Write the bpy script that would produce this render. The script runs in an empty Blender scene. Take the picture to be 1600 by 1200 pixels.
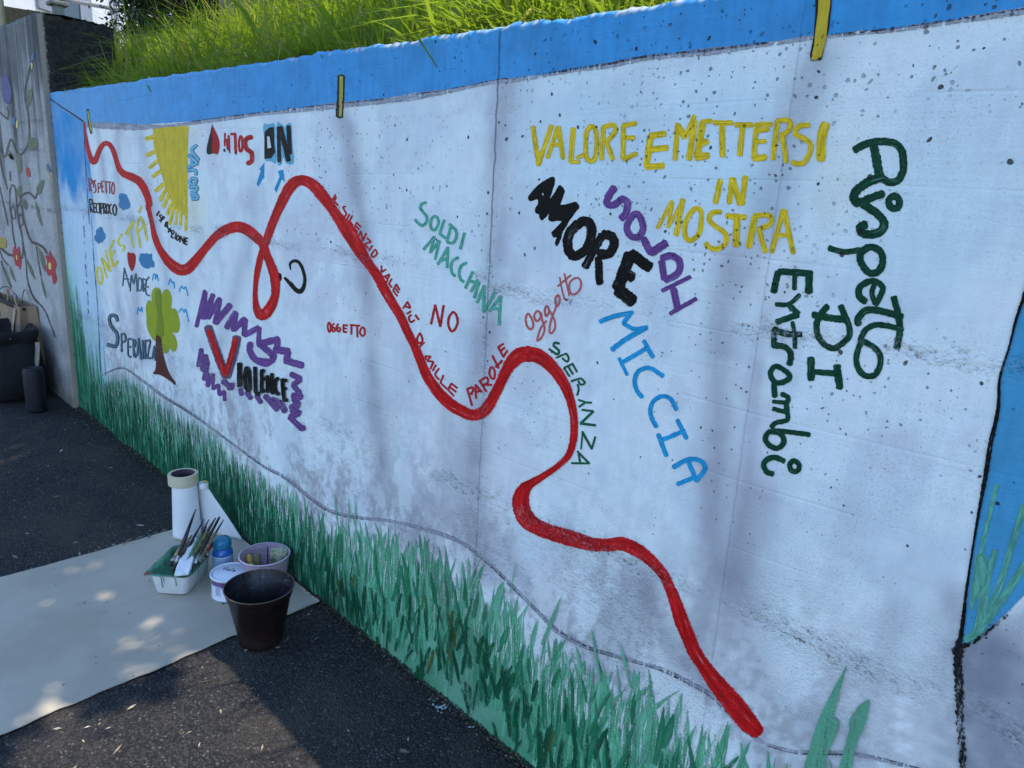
import bpy, bmesh, math, random
import numpy as np
from mathutils import Vector, Matrix, noise
from mathutils.geometry import tessellate_polygon

random.seed(7)
rng = np.random.default_rng(7)
scene = bpy.context.scene
COL = scene.collection
R = math.radians

# ------------------------------------------------------------------ camera
F_PX = 1131.49897
YAW, PITCH, ROLL = R(-43.03494724), R(-14.30683758), R(3.30891829)
CAM_D, CAM_H = 1.25979945, 1.5
SLOPE = -0.03128967                       # the road falls to the right along the wall


def cam_basis():
    fw = Vector((math.sin(YAW) * math.cos(PITCH), math.cos(YAW) * math.cos(PITCH), math.sin(PITCH)))
    r = Vector((math.cos(YAW), -math.sin(YAW), 0))
    u = r.cross(fw)
    return (r * math.cos(ROLL) + u * math.sin(ROLL), -r * math.sin(ROLL) + u * math.cos(ROLL), fw)


CR, CU, CF = cam_basis()
cam = bpy.data.cameras.new('camera')
cam.sensor_width = 36
cam.sensor_fit = 'HORIZONTAL'
cam.lens = F_PX / 1600 * 36
cam.clip_start = 0.05
cam.clip_end = 500
cam_ob = bpy.data.objects.new('camera', cam)
COL.objects.link(cam_ob)
cam_ob.matrix_world = Matrix(((CR.x, CU.x, -CF.x, 0), (CR.y, CU.y, -CF.y, -CAM_D), (CR.z, CU.z, -CF.z, CAM_H), (0, 0, 0, 1)))
scene.camera = cam_ob

# ------------------------------------------------------------------ sky, sun, exposure
SUN_DIR = Vector((0.12, 0.225, 1.0)).normalized()      # towards the sun: high, behind the wall
world = bpy.data.worlds.new('World')
scene.world = world
world.use_nodes = True
wn = world.node_tree
sky = wn.nodes.new('ShaderNodeTexSky')
sky.sky_type = 'NISHITA'
sky.sun_disc = False
sky.sun_elevation = math.asin(SUN_DIR.z)
sky.sun_rotation = math.atan2(SUN_DIR.x, SUN_DIR.y)
sky.air_density = 1.0
sky.dust_density = 0.05
sky.ozone_density = 2.6
bg = wn.nodes['Background']
bg.inputs['Strength'].default_value = 0.15
wn.links.new(sky.outputs[0], bg.inputs['Color'])
sun = bpy.data.lights.new('sun', 'SUN')
sun.energy = 2.3
sun.angle = R(0.53)
sun.color = (1.0, 0.88, 0.72)
sun_ob = bpy.data.objects.new('sun', sun)
COL.objects.link(sun_ob)
sun_ob.location = (2, 3, 12)
sun_ob.rotation_euler = (-SUN_DIR).to_track_quat('-Z', 'Y').to_euler()
scene.view_settings.view_transform = 'Standard'
scene.view_settings.look = 'None'
scene.view_settings.gamma = 1
scene.view_settings.exposure = 1.38
scene.view_settings.use_curve_mapping = False


# ------------------------------------------------------------------ helpers
def ray(u, v):
    return CR * ((u - 800) / F_PX) + CU * ((600 - v) / F_PX) + CF


def on_wall(u, v, y0=0.0):
    d = ray(u, v)
    t = (CAM_D + y0) / d.y
    return d.x * t, CAM_H + d.z * t


def on_ground(u, v, h=0.0):
    d = ray(u, v)
    t = (h - CAM_H) / (d.z - SLOPE * d.x)
    return Vector((d.x * t, -CAM_D + d.y * t, CAM_H + d.z * t))


def at_y(u, v, y):
    d = ray(u, v)
    t = (CAM_D + y) / d.y
    return Vector((d.x * t, y, CAM_H + d.z * t))


def gz(x):
    return SLOPE * x


def lin(c):
    c = c / 255
    return c / 12.92 if c <= 0.04045 else ((c + 0.055) / 1.055) ** 2.4


SHADE = (0.50, 0.68, 1.00)      # blue light of the shade: photo colour = paint colour x this


def P(r, g, b):
    return tuple(max(0.003, min(0.86, lin(c) / s)) for c, s in zip((r, g, b), SHADE))


def tag(o, label=None, cat=None, group=None, kind=None):
    if label: o['label'] = label
    if cat: o['category'] = cat
    if group: o['group'] = group
    if kind: o['kind'] = kind
    return o


def empty(name, loc, label, cat, group=None, rz=0.0):
    o = bpy.data.objects.new(name, None)
    o.empty_display_size = 0.05
    o.location = loc
    o.rotation_euler = (0, 0, rz)
    COL.objects.link(o)
    return tag(o, label, cat, group)


class MB:
    """collects vertices and faces, then links them as one mesh object"""
    def __init__(s):
        s.v = []; s.f = []; s.mi = []

    def add(s, verts, faces, m=0):
        b = len(s.v)
        s.v.extend([tuple(p) for p in verts])
        s.f.extend([tuple(i + b for i in f) for f in faces])
        s.mi.extend([m] * len(faces))

    def box(s, c, size, mat=None, m=0):
        x, y, z = (k / 2 for k in size)
        vs = [Vector((a * x, b * y, d * z)) for a in (-1, 1) for b in (-1, 1) for d in (-1, 1)]
        if mat is not None: vs = [mat @ p for p in vs]
        vs = [p + Vector(c) for p in vs]
        s.add(vs, [(0, 1, 3, 2), (4, 6, 7, 5), (0, 4, 5, 1), (2, 3, 7, 6), (0, 2, 6, 4), (1, 5, 7, 3)], m)

    def lathe(s, prof, n=32, c=(0, 0, 0), m=0, mat=None, sx=1, sy=1):
        vs = []
        for r, z in prof:
            for k in range(n):
                a = 2 * math.pi * k / n
                p = Vector((r * math.cos(a) * sx, r * math.sin(a) * sy, z))
                if mat is not None: p = mat @ p
                vs.append(p + Vector(c))
        fs = []
        for i in range(len(prof) - 1):
            for k in range(n):
                k2 = (k + 1) % n
                fs.append((i * n + k, i * n + k2, (i + 1) * n + k2, (i + 1) * n + k))
        s.add(vs, fs, m)

    def tube(s, pts, rad, n=8, m=0, cap=True):
        pts = [Vector(p) for p in pts]
        rads = rad if isinstance(rad, (list, tuple)) else [rad] * len(pts)
        vs = []; up = Vector((0.13, 0.31, 0.94))
        for i, p in enumerate(pts):
            t = (pts[min(i + 1, len(pts) - 1)] - pts[max(i - 1, 0)]).normalized()
            a = t.cross(up)
            if a.length < 1e-3: a = t.cross(Vector((1, 0, 0)))
            a.normalize(); b = t.cross(a)
            for k in range(n):
                th = 2 * math.pi * k / n
                vs.append(p + (a * math.cos(th) + b * math.sin(th)) * rads[i])
        fs = []
        for i in range(len(pts) - 1):
            for k in range(n):
                k2 = (k + 1) % n
                fs.append((i * n + k, (i + 1) * n + k, (i + 1) * n + k2, i * n + k2))
        if cap:
            fs.append(tuple(range(n))); fs.append(tuple((len(pts) - 1) * n + k for k in reversed(range(n))))
        s.add(vs, fs, m)

    def build(s, name, mats, parent=None, smooth=False, attr=None, kind=None, label=None):
        me = bpy.data.meshes.new(name)
        me.from_pydata(s.v, [], s.f)
        if not isinstance(mats, (list, tuple)): mats = [mats]
        for m in mats: me.materials.append(m)
        if len(mats) > 1: me.polygons.foreach_set('material_index', s.mi)
        if smooth: me.polygons.foreach_set('use_smooth', [True] * len(me.polygons))
        if attr is not None:
            for nm, data in attr.items():
                a = me.color_attributes.new(nm, 'FLOAT_COLOR', 'POINT')
                a.data.foreach_set('color', np.asarray(data, dtype=np.float32).ravel())
        me.update()
        o = bpy.data.objects.new(name, me)
        COL.objects.link(o)
        if parent is not None: o.parent = parent
        if kind: o['kind'] = kind
        if label: o['label'] = label
        return o


# ------------------------------------------------------------------ node helpers
class NT:
    def __init__(s, tree): s.t = tree

    def n(s, typ, **kw):
        nd = s.t.nodes.new(typ)
        for k, v in kw.items(): setattr(nd, k, v)
        return nd

    def set(s, sock, val):
        if isinstance(val, bpy.types.NodeSocket): s.t.links.new(val, sock)
        elif val is not None:
            if isinstance(val, (tuple, list)) and len(val) == 3 and sock.type == 'RGBA': val = (*val, 1)
            sock.default_value = val

    def math(s, op, a, b=None, c=None, clamp=False):
        nd = s.n('ShaderNodeMath', operation=op, use_clamp=clamp)
        for i, v in enumerate((a, b, c)):
            if v is not None: s.set(nd.inputs[i], v)
        return nd.outputs[0]

    def vmath(s, op, a, b=None):
        nd = s.n('ShaderNodeVectorMath', operation=op)
        s.set(nd.inputs[0], a)
        if b is not None: s.set(nd.inputs[1], b)
        return nd.outputs[0]

    def noise(s, vec, scale, detail=4, rough=0.55, out=0):
        nd = s.n('ShaderNodeTexNoise')
        s.set(nd.inputs['Vector'], vec); nd.inputs['Scale'].default_value = scale
        nd.inputs['Detail'].default_value = detail; nd.inputs['Roughness'].default_value = rough
        return nd.outputs[out]

    def voro(s, vec, scale, feature='F1', rnd=1.0):
        nd = s.n('ShaderNodeTexVoronoi', feature=feature)
        s.set(nd.inputs['Vector'], vec); nd.inputs['Scale'].default_value = scale
        nd.inputs['Randomness'].default_value = rnd
        return nd

    def mix(s, fac, a, b, blend='MIX'):
        nd = s.n('ShaderNodeMix', data_type='RGBA', blend_type=blend)
        s.set(nd.inputs[0], fac); s.set(nd.inputs[6], a); s.set(nd.inputs[7], b)
        return nd.outputs[2]

    def sstep(s, v, lo, hi, a=0.0, b=1.0):
        nd = s.n('ShaderNodeMapRange', interpolation_type='SMOOTHSTEP')
        s.set(nd.inputs[0], v)
        nd.inputs[1].default_value = lo; nd.inputs[2].default_value = hi
        nd.inputs[3].default_value = a; nd.inputs[4].default_value = b
        return nd.outputs[0]

    def bump(s, height, strength=1.0, dist=0.01):
        nd = s.n('ShaderNodeBump')
        nd.inputs['Strength'].default_value = strength; nd.inputs['Distance'].default_value = dist
        s.set(nd.inputs['Height'], height)
        return nd.outputs[0]

    def attr(s, name):
        return s.n('ShaderNodeAttribute', attribute_name=name).outputs['Color']

    def obj(s): return s.n('ShaderNodeTexCoord').outputs['Object']


def material(name):
    m = bpy.data.materials.new(name)
    m.use_nodes = True
    t = NT(m.node_tree)
    return m, t, m.node_tree.nodes['Principled BSDF']


def simple_mat(name, col, rough=0.6, var=0.12, scale=30, metallic=0.0, spec=0.4, bump=0.0, trans=0.0, alpha=None):
    m, t, b = material(name)
    nz = t.noise(t.obj(), scale, 4)
    dark = tuple(c * (1 - var) for c in col); lite = tuple(min(1, c * (1 + var)) for c in col)
    t.set(b.inputs['Base Color'], t.mix(t.sstep(nz, 0.3, 0.7), dark, lite))
    b.inputs['Roughness'].default_value = rough
    b.inputs['Metallic'].default_value = metallic
    b.inputs['Specular IOR Level'].default_value = spec
    if trans: b.inputs['Transmission Weight'].default_value = trans
    if bump: t.set(b.inputs['Normal'], t.bump(t.noise(t.obj(), scale * 6, 3), bump, 0.002))
    return m


# relief of the cast concrete, shared by the bare wall and every coat of paint on it
def relief_group():
    g = bpy.data.node_groups.new('concrete_relief', 'ShaderNodeTree')
    for nm in ('Height', 'Pit', 'Crumb', 'Brush'):
        g.interface.new_socket(nm, in_out='OUTPUT', socket_type='NodeSocketFloat')
    t = NT(g)
    out = t.n('NodeGroupOutput')
    pos = t.obj()
    sep = t.n('ShaderNodeSeparateXYZ'); t.set(sep.inputs[0], pos)
    X, Z = sep.outputs[0], sep.outputs[2]
    cmb = t.n('ShaderNodeCombineXYZ'); t.set(cmb.inputs[0], X); t.set(cmb.inputs[1], Z)
    q = cmb.outputs[0]
    wv = t.noise(q, 30, 2, out=1)
    wrp = t.vmath('ADD', q, t.vmath('MULTIPLY', t.vmath('SUBTRACT', wv, (0.5, 0.5, 0.5)), (0.016, 0.016, 0.0)))
    big = t.noise(q, 2.2, 2)
    dens = t.math('MULTIPLY', t.sstep(Z, 0.5, 1.7, 0.35, 1.0), t.sstep(X, -4.5, -1.0, 0.75, 1.15))

    def pits(scale, rmax, power, warp):
        v = t.voro(warp, scale)
        sc = t.n('ShaderNodeSeparateColor'); t.set(sc.inputs[0], v.outputs['Color'])
        rad = t.math('MULTIPLY', t.math('POWER', sc.outputs[0], power), rmax)
        rad = t.math('MULTIPLY', rad, dens)
        d = t.math('SUBTRACT', rad, v.outputs['Distance'])
        return t.math('DIVIDE', d, 0.04, clamp=True)
    p1 = pits(16, 0.078, 3.6, wrp)
    p2 = pits(38, 0.165, 2.3, wrp)
    p3 = t.math('MULTIPLY', pits(85, 0.27, 1.5, wrp), t.sstep(big, 0.42, 0.60))
    pit = t.math('MAXIMUM', t.math('MAXIMUM', p1, p2), t.math('MULTIPLY', p3, 0.75))
    # rough casting joints
    n1 = t.noise(q, 7, 3)
    dz = t.math('MULTIPLY', t.math('SUBTRACT', n1, 0.5), 0.05)
    step_mid = t.math('MULTIPLY', t.math('GREATER_THAN', X, -1.2745), -0.027)
    step_r = t.math('MULTIPLY', t.math('GREATER_THAN', X, -0.569), 0.017)
    zj = t.math('ADD', t.math('ADD', 1.312, step_mid), t.math('ADD', step_r, dz))

    def band(a, centre, width):
        d = t.math('DIVIDE', t.math('SUBTRACT', a, centre), width)
        return t.math('POWER', 2.718, t.math('MULTIPLY', t.math('MULTIPLY', d, d), -1.0))
    patchy = t.sstep(t.noise(q, 4.5, 2), 0.36, 0.6)
    ja = t.math('MULTIPLY', band(Z, zj, 0.017), patchy)
    zb = t.math('ADD', 0.74, t.math('MULTIPLY', dz, 1.6))
    jb = t.math('MULTIPLY', band(Z, zb, 0.028), t.sstep(t.noise(q, 3.1, 2), 0.3, 0.6))
    jv = t.math('MULTIPLY', band(X, t.math('ADD', -1.2745, t.math('MULTIPLY', dz, 0.5)), 0.014),
                t.math('MULTIPLY', t.sstep(Z, 1.52, 1.30), t.sstep(t.noise(q, 6, 2), 0.35, 0.6)))
    low = t.math('MULTIPLY', t.sstep(Z, 0.95, 0.55), t.sstep(t.noise(q, 2.6, 3), 0.5, 0.68))
    fine = t.noise(q, 130, 3, 0.65)
    mid = t.noise(q, 55, 3, 0.6)
    jm = t.math('MAXIMUM', t.math('MAXIMUM', ja, jb), t.math('MAXIMUM', jv, t.math('MULTIPLY', low, 0.55)))
    jonly = t.math('MAXIMUM', t.math('MAXIMUM', ja, jb), jv)
    crumb = t.math('MULTIPLY', jonly, t.sstep(fine, 0.50, 0.62), clamp=True)
    # grooves between the formwork panels
    gw = t.math('MULTIPLY', t.math('SUBTRACT', t.noise(q, 24, 3), 0.5), 0.012)
    g1 = band(X, t.math('ADD', -1.2745, gw), 0.0022)
    g2 = band(X, t.math('ADD', -0.569, t.math('MULTIPLY', gw, 0.4)), 0.0016)
    groove = t.math('MAXIMUM', t.math('MULTIPLY', g1, t.sstep(Z, 1.0, 1.5, 0.35, 0.75)), t.math('MULTIPLY', g2, 0.18))
    # board marks: long thin ridges
    bm = t.n('ShaderNodeMapping'); t.set(bm.inputs[0], q); bm.inputs['Scale'].default_value = (1.3, 95, 1)
    boards = t.noise(bm.outputs[0], 1.0, 3, 0.6)
    bmask = t.sstep(t.noise(q, 1.7, 2), 0.40, 0.62)
    bl = t.n('ShaderNodeMapping'); t.set(bl.inputs[0], q); bl.inputs['Scale'].default_value = (0.7, 11.5, 1)
    planks = t.math('FRACT', t.math('ADD', t.math('MULTIPLY', Z, 7.3), t.math('MULTIPLY', t.noise(q, 1.1, 1), 0.35)))
    pl = band(planks, 0.5, 0.018)
    stip = t.noise(q, 420, 2, 0.6)
    h = t.math('MULTIPLY', boards, t.math('MULTIPLY', bmask, 0.22))
    h = t.math('ADD', h, t.math('MULTIPLY', stip, 0.10))
    h = t.math('ADD', h, t.math('MULTIPLY', t.noise(q, 45, 4, 0.6), 0.24))
    rough_low = t.math('MULTIPLY', t.sstep(Z, 1.05, 0.55), t.sstep(t.noise(q, 3.3, 3), 0.42, 0.62))
    h = t.math('ADD', h, t.math('MULTIPLY', rough_low, t.math('MULTIPLY', t.math('SUBTRACT', t.noise(q, 170, 3, 0.65), 0.5), 1.1)))
    h = t.math('SUBTRACT', h, t.math('MULTIPLY', pl, t.math('MULTIPLY', t.sstep(t.noise(q, 2.4, 2), 0.42, 0.62), 0.13)))
    h = t.math('SUBTRACT', h, t.math('MULTIPLY', pit, 1.2))
    h = t.math('SUBTRACT', h, t.math('MULTIPLY', groove, 1.0))
    h = t.math('ADD', h, t.math('MULTIPLY', jm, t.math('MULTIPLY', t.math('SUBTRACT', mid, 0.5), 3.2)))
    h = t.math('ADD', h, t.math('MULTIPLY', jm, t.math('MULTIPLY', t.math('SUBTRACT', fine, 0.5), 1.6)))
    h = t.math('ADD', h, t.math('MULTIPLY', t.math('GREATER_THAN', X, -0.569), 0.35))
    t.set(out.inputs['Height'], h)
    pd = t.math('MAXIMUM', pit, t.math('MULTIPLY', groove, 0.8))
    pd = t.math('MAXIMUM', pd, t.math('MULTIPLY', jonly, t.math('MULTIPLY', t.sstep(t.math('ADD', t.math('MULTIPLY', mid, 0.5), t.math('MULTIPLY', fine, 0.5)), 0.46, 0.38), 0.7)))
    pd = t.math('MAXIMUM', pd, t.math('MULTIPLY', low, t.math('MULTIPLY', t.sstep(fine, 0.42, 0.33), 0.6)))
    pd = t.math('MAXIMUM', pd, t.math('MULTIPLY', rough_low, t.math('MULTIPLY', t.sstep(t.noise(q, 170, 3, 0.65), 0.40, 0.32), 0.55)))
    t.set(out.inputs['Pit'], pd)
    t.set(out.inputs['Crumb'], crumb)
    vb = t.n('ShaderNodeMapping'); t.set(vb.inputs[0], q); vb.inputs['Scale'].default_value = (60, 9, 1)
    br = t.math('ADD', t.math('MULTIPLY', t.noise(vb.outputs[0], 1.0, 3), 0.5), t.math('MULTIPLY', t.noise(q, 16, 5, 0.6), 0.5))
    t.set(out.inputs['Brush'], br)
    return g


RELIEF = relief_group()


def paint_mat(name, col=None, rough=0.62, var=0.16, attr=None, worn=0.4, wear_col=(0.66, 0.70, 0.74), dry=0.0, spec=0.14, thin=0.40):
    """one coat of wall paint; col is the paint's own colour, or attr names a colour attribute.
    The coat thins out at the edges of a stroke, and all over when dry is raised (dry brush)."""
    m, t, b = material(name)
    g = t.n('ShaderNodeGroup'); g.node_tree = RELIEF
    base = t.attr(attr) if attr else (*col, 1)
    lo = t.mix(1.0, base, (1 - var,) * 3, 'MULTIPLY'); hi = t.mix(1.0, base, (1 + var * 0.6,) * 3, 'MULTIPLY')
    c = t.mix(t.sstep(g.outputs['Brush'], 0.35, 0.65), lo, hi)
    c = t.mix(t.math('MULTIPLY', g.outputs['Crumb'], worn), c, wear_col)
    # the coat is thin: grains of grey concrete grin through it in patches
    og = t.obj()
    grain = t.math('MULTIPLY', t.sstep(t.noise(og, 240, 3, 0.7), 0.53, 0.68), t.sstep(t.noise(og, 4.0, 4, 0.6), 0.36, 0.66))
    c = t.mix(t.math('MULTIPLY', grain, 0.50 if attr else 0.22), c, (0.20, 0.20, 0.21))
    smear = t.n('ShaderNodeMapping'); t.set(smear.inputs[0], og); smear.inputs['Scale'].default_value = (3.5, 3.5, 34)
    c = t.mix(t.math('MULTIPLY', t.sstep(t.noise(smear.outputs[0], 1, 4, 0.6), 0.50, 0.70), 0.10), c, t.mix(1.0, c, (0.62, 0.64, 0.70), 'MULTIPLY'))
    c = t.mix(t.math('MULTIPLY', g.outputs['Pit'], 0.9), c, (0.024, 0.023, 0.022))  # shade inside pits and crevices is painted into the colour
    t.set(b.inputs['Base Color'], c)
    b.inputs['Roughness'].default_value = rough
    b.inputs['Specular IOR Level'].default_value = spec
    t.set(b.inputs['Normal'], t.bump(g.outputs['Height'], 0.95, 0.0055))
    if not attr:
        o = t.obj()
        e = t.n('ShaderNodeSeparateColor'); t.set(e.inputs[0], t.attr('edge'))
        n1 = t.noise(o, 210, 3, 0.65)
        hole = t.math('SUBTRACT', t.math('MULTIPLY', e.outputs[0], 1.05), n1)
        a = t.sstep(hole, 0.42, 0.30)
        # bristle streaks running along the stroke, paint running thin between them
        cv = t.n('ShaderNodeCombineXYZ'); t.set(cv.inputs[0], t.math('MULTIPLY', e.outputs[1], 5.5)); t.set(cv.inputs[1], t.math('MULTIPLY', e.outputs[2], 0.055))
        st = t.noise(cv.outputs[0], 1.0, 3, 0.6)
        blot = t.noise(o, 26, 3, 0.6)
        c2 = t.mix(t.sstep(st, 0.30, 0.70), t.mix(1.0, c, (0.62,) * 3, 'MULTIPLY'), t.mix(1.0, c, (1.22,) * 3, 'MULTIPLY'))
        c2 = t.mix(t.math('MULTIPLY', t.sstep(st, 0.55, 0.72), t.math('MULTIPLY', t.sstep(blot, 0.50, 0.66), thin)), c2, wear_col)
        t.set(b.inputs['Base Color'], c2)
        # rough concrete leaves gaps in the coat
        a = t.math('MULTIPLY', a, t.math('SUBTRACT', 1.0, t.math('MULTIPLY', g.outputs['Crumb'], worn)))
        if dry:
            mp = t.n('ShaderNodeMapping'); t.set(mp.inputs[0], o); mp.inputs['Scale'].default_value = (150, 150, 14)
            n2 = t.math('ADD', t.math('MULTIPLY', t.noise(mp.outputs[0], 1, 3, 0.6), 0.65), t.math('MULTIPLY', t.noise(o, 260, 2), 0.35))
            a = t.math('MULTIPLY', a, t.sstep(n2, 0.26 + 0.26 * dry, 0.40 + 0.26 * dry))
        t.set(b.inputs['Alpha'], a)
    return m
# ------------------------------------------------------------------ numpy noise
def vnoise(x, y, scale, seed=0):
    r = np.random.default_rng(seed).random((256, 256))
    xs, ys = x * scale + 1000.0, y * scale + 1000.0
    xi, yi = np.floor(xs).astype(int), np.floor(ys).astype(int)
    fx, fy = xs - xi, ys - yi
    fx = fx * fx * (3 - 2 * fx); fy = fy * fy * (3 - 2 * fy)
    g = lambda a, b: r[a % 256, b % 256]
    return (g(xi, yi) * (1 - fx) + g(xi + 1, yi) * fx) * (1 - fy) + (g(xi, yi + 1) * (1 - fx) + g(xi + 1, yi + 1) * fx) * fy


def fnoise(x, y, scale, octs=4, seed=0):
    s = 0; a = 1; n = 0
    for k in range(octs):
        s = s + a * vnoise(x, y, scale * 2 ** k, seed + k); n += a; a *= 0.55
    return s / n


def smooth(x, lo, hi):
    t = np.clip((x - lo) / (hi - lo), 0, 1)
    return t * t * (3 - 2 * t)


def poly_dist(X, Z, pts):
    """distance to a polyline and the position along it"""
    best = np.full(X.shape, 1e9)
    for (ax, az), (bx, bz) in zip(pts[:-1], pts[1:]):
        dx, dz = bx - ax, bz - az
        t = np.clip(((X - ax) * dx + (Z - az) * dz) / (dx * dx + dz * dz + 1e-12), 0, 1)
        best = np.minimum(best, np.hypot(X - ax - t * dx, Z - az - t * dz))
    return best


# ------------------------------------------------------------------ the ground
def asphalt_material():
    m, t, b = material('asphalt')
    o = t.obj()
    v = t.voro(o, 150); v2 = t.voro(o, 330)
    sc = t.n('ShaderNodeSeparateColor'); t.set(sc.inputs[0], v.outputs['Color'])
    n1 = t.noise(o, 3.0, 5, 0.6); n2 = t.noise(o, 90, 3)
    c = t.mix(t.sstep(sc.outputs[0], 0.1, 0.95), (0.018, 0.019, 0.022), (0.056, 0.056, 0.058))
    c = t.mix(t.math('GREATER_THAN', sc.outputs[1], 0.965), c, (0.13, 0.125, 0.118))
    c = t.mix(t.sstep(v.outputs['Distance'], 0.45, 0.8), c, (0.016, 0.016, 0.018))
    c = t.mix(t.math('MULTIPLY', t.sstep(n1, 0.42, 0.75), 0.5), c, (0.088, 0.074, 0.058))
    t.set(b.inputs['Base Color'], c)
    b.inputs['Roughness'].default_value = 0.85
    b.inputs['Specular IOR Level'].default_value = 0.25
    h = t.math('SUBTRACT', 0.8, v.outputs['Distance'])
    h = t.math('ADD', h, t.math('MULTIPLY', t.math('SUBTRACT', 0.8, v2.outputs['Distance']), 0.35))
    h = t.math('ADD', h, t.math('MULTIPLY', n2, 0.6))
    t.set(b.inputs['Normal'], t.bump(h, 1.0, 0.0085))
    return m


ASPHALT = asphalt_material()


def height_asphalt(x, y):
    return SLOPE * x + (fnoise(x, y, 9, 4, 5) - 0.5) * 0.010 + (fnoise(x, y, 60, 2, 9) - 0.5) * 0.0035


# fine sheet near the wall and coarse apron running out to the far distance, in one mesh
def build_ground():
    xs = np.concatenate([[-160, -80, -40, -20, -12, -9, -7.5], np.arange(-6.6, 1.0, 0.018), [1.4, 2.2, 4, 8, 20, 60, 160]])
    ys = np.concatenate([[-160, -80, -40, -20, -10, -6, -4, -3, -2.4], np.arange(-2.0, 0.05, 0.018), [0.3]])
    X, Y = np.meshgrid(xs, ys, indexing='ij')
    Z = height_asphalt(X, Y)
    far = (np.abs(X) > 7) | (Y < -2.2)
    Z = np.where(far, SLOPE * np.clip(X, -12, 6), Z)
    nx, ny = X.shape
    v = np.stack([X, Y, Z], -1).reshape(-1, 3)
    i = np.arange(nx * ny).reshape(nx, ny)
    f = np.stack([i[:-1, :-1], i[1:, :-1], i[1:, 1:], i[:-1, 1:]], -1).reshape(-1, 4)
    mb = MB(); mb.v = v.tolist(); mb.f = f.tolist(); mb.mi = [0] * len(f)
    return mb.build('asphalt_ground', ASPHALT, smooth=True, kind='structure')


build_ground()

# ------------------------------------------------------------------ the painted wall
X0, X1 = -4.70, 0.95
WALL_T = 0.26


def wall_top(x):
    return 1.8554 - 0.011014 * x + (fnoise(x, x * 0 + 3.3, 22, 4, 31) - 0.5) * 0.018 + (fnoise(x, x * 0 + 9.1, 75, 2, 36) - 0.5) * 0.006 + (fnoise(x, x * 0 + 1.7, 5, 2, 33) - 0.5) * 0.008


def curve_px(pts, y0=0.0):
    return np.array([on_wall(u, v, y0) for u, v in pts])


HEM = curve_px([(120, 604), (150, 590), (170, 580), (185, 575), (200, 578), (230, 600), (260, 622), (290, 640), (330, 670), (370, 700), (400, 722), (440, 747),
                (480, 777), (510, 797), (540, 806), (600, 813), (650, 824), (700, 840), (740, 862), (770, 887), (800, 916), (830, 947),
                (870, 987), (920, 1013), (960, 1025), (1000, 1036), (1040, 1049), (1080, 1069), (1110, 1087), (1140, 1117), (1170, 1146),
                (1200, 1164), (1250, 1176), (1330, 1179), (1380, 1189), (1440, 1202), (1520, 1225), (1600, 1260)])
BANDLOW = curve_px([(76, 160), (131, 192), (170, 193), (220, 195), (300, 190), (360, 182), (400, 177), (500, 165), (530, 162), (600, 155), (700, 140), (780, 124),
                    (800, 123), (900, 108), (1000, 90), (1100, 80), (1200, 67), (1270, 56), (1300, 54), (1400, 44), (1500, 30), (1570, 19), (1640, 8), (1900, -30)])


def hem_z(x):
    return np.interp(x, HEM[:, 0], HEM[:, 1])


def band_z(x):
    return np.interp(x, BANDLOW[:, 0], BANDLOW[:, 1])


WHITE = np.array(P(168, 200, 240))
BLUE = np.array(P(44, 125, 208))
BLUE_PALE = np.array(P(120, 172, 232))
TEAL = np.array(P(70, 150, 128))
GREY_VIOLET = np.array(P(108, 120, 154))

FOLDS = [  # painted folds of the cloth: photo points, half width in metres, strength
    ([(152, 205), (160, 250), (166, 300)], 0.035, 0.45), ([(186, 200), (184, 260), (186, 330)], 0.05, 0.30), ([(220, 205), (226, 260), (230, 300)], 0.06, 0.32),
    ([(172, 340), (180, 420), (186, 480)], 0.05, 0.30), ([(205, 345), (207, 420), (212, 520)], 0.05, 0.34), ([(238, 330), (252, 400), (262, 440)], 0.045, 0.28),
    ([(214, 440), (216, 520), (218, 560)], 0.045, 0.30), ([(300, 330), (306, 360)], 0.05, 0.2), ([(380, 410), (366, 460), (345, 540)], 0.055, 0.36), ([(395, 300), (388, 380)], 0.05, 0.18),
    ([(536, 182), (546, 215), (551, 260), (560, 330), (567, 390), (574, 460), (580, 540), (588, 620), (596, 720)], 0.050, 0.50),
    ([(612, 250), (606, 330)], 0.05, 0.15), ([(360, 640), (366, 700)], 0.05, 0.25), ([(582, 640), (590, 720), (585, 800)], 0.06, 0.30),
    ([(790, 130), (782, 200), (778, 300), (772, 400), (765, 500)], 0.050, 0.40), ([(756, 520), (750, 620), (745, 720), (742, 800), (760, 880)], 0.055, 0.50),
    ([(700, 640), (690, 740)], 0.05, 0.22), ([(640, 560), (620, 640)], 0.06, 0.18),
    ([(1282, 95), (1262, 140), (1238, 200), (1216, 270), (1190, 350), (1160, 430)], 0.042, 0.48),
    ([(1140, 400), (1130, 470), (1122, 540), (1120, 620), (1118, 700), (1112, 800), (1104, 900), (1090, 1000)], 0.036, 0.55),
    ([(1010, 920), (1030, 980), (1060, 1030), (1110, 1070)], 0.040, 0.65), ([(1150, 900), (1170, 1010), (1200, 1090)], 0.05, 0.45), ([(1180, 780), (1150, 900), (1140, 980)], 0.05, 0.40), ([(780, 840), (830, 930), (900, 1000)], 0.03, 0.35), ([(880, 850), (960, 900)], 0.05, 0.25), ([(600, 760), (680, 800), (760, 840)], 0.06, 0.28),
    ([(1490, 930), (1470, 1050), (1482, 1170)], 0.025, 0.40), ([(1400, 960), (1360, 1080)], 0.03, 0.25),
    ([(1330, 800), (1310, 900)], 0.03, 0.12), ([(1240, 420), (1190, 520), (1175, 640), (1168, 760), (1140, 900)], 0.018, 0.30),
    ([(1555, 1010), (1540, 1100), (1550, 1200)], 0.035, 0.75), ([(1600, 1080), (1590, 1190)], 0.035, 0.55)]
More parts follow.
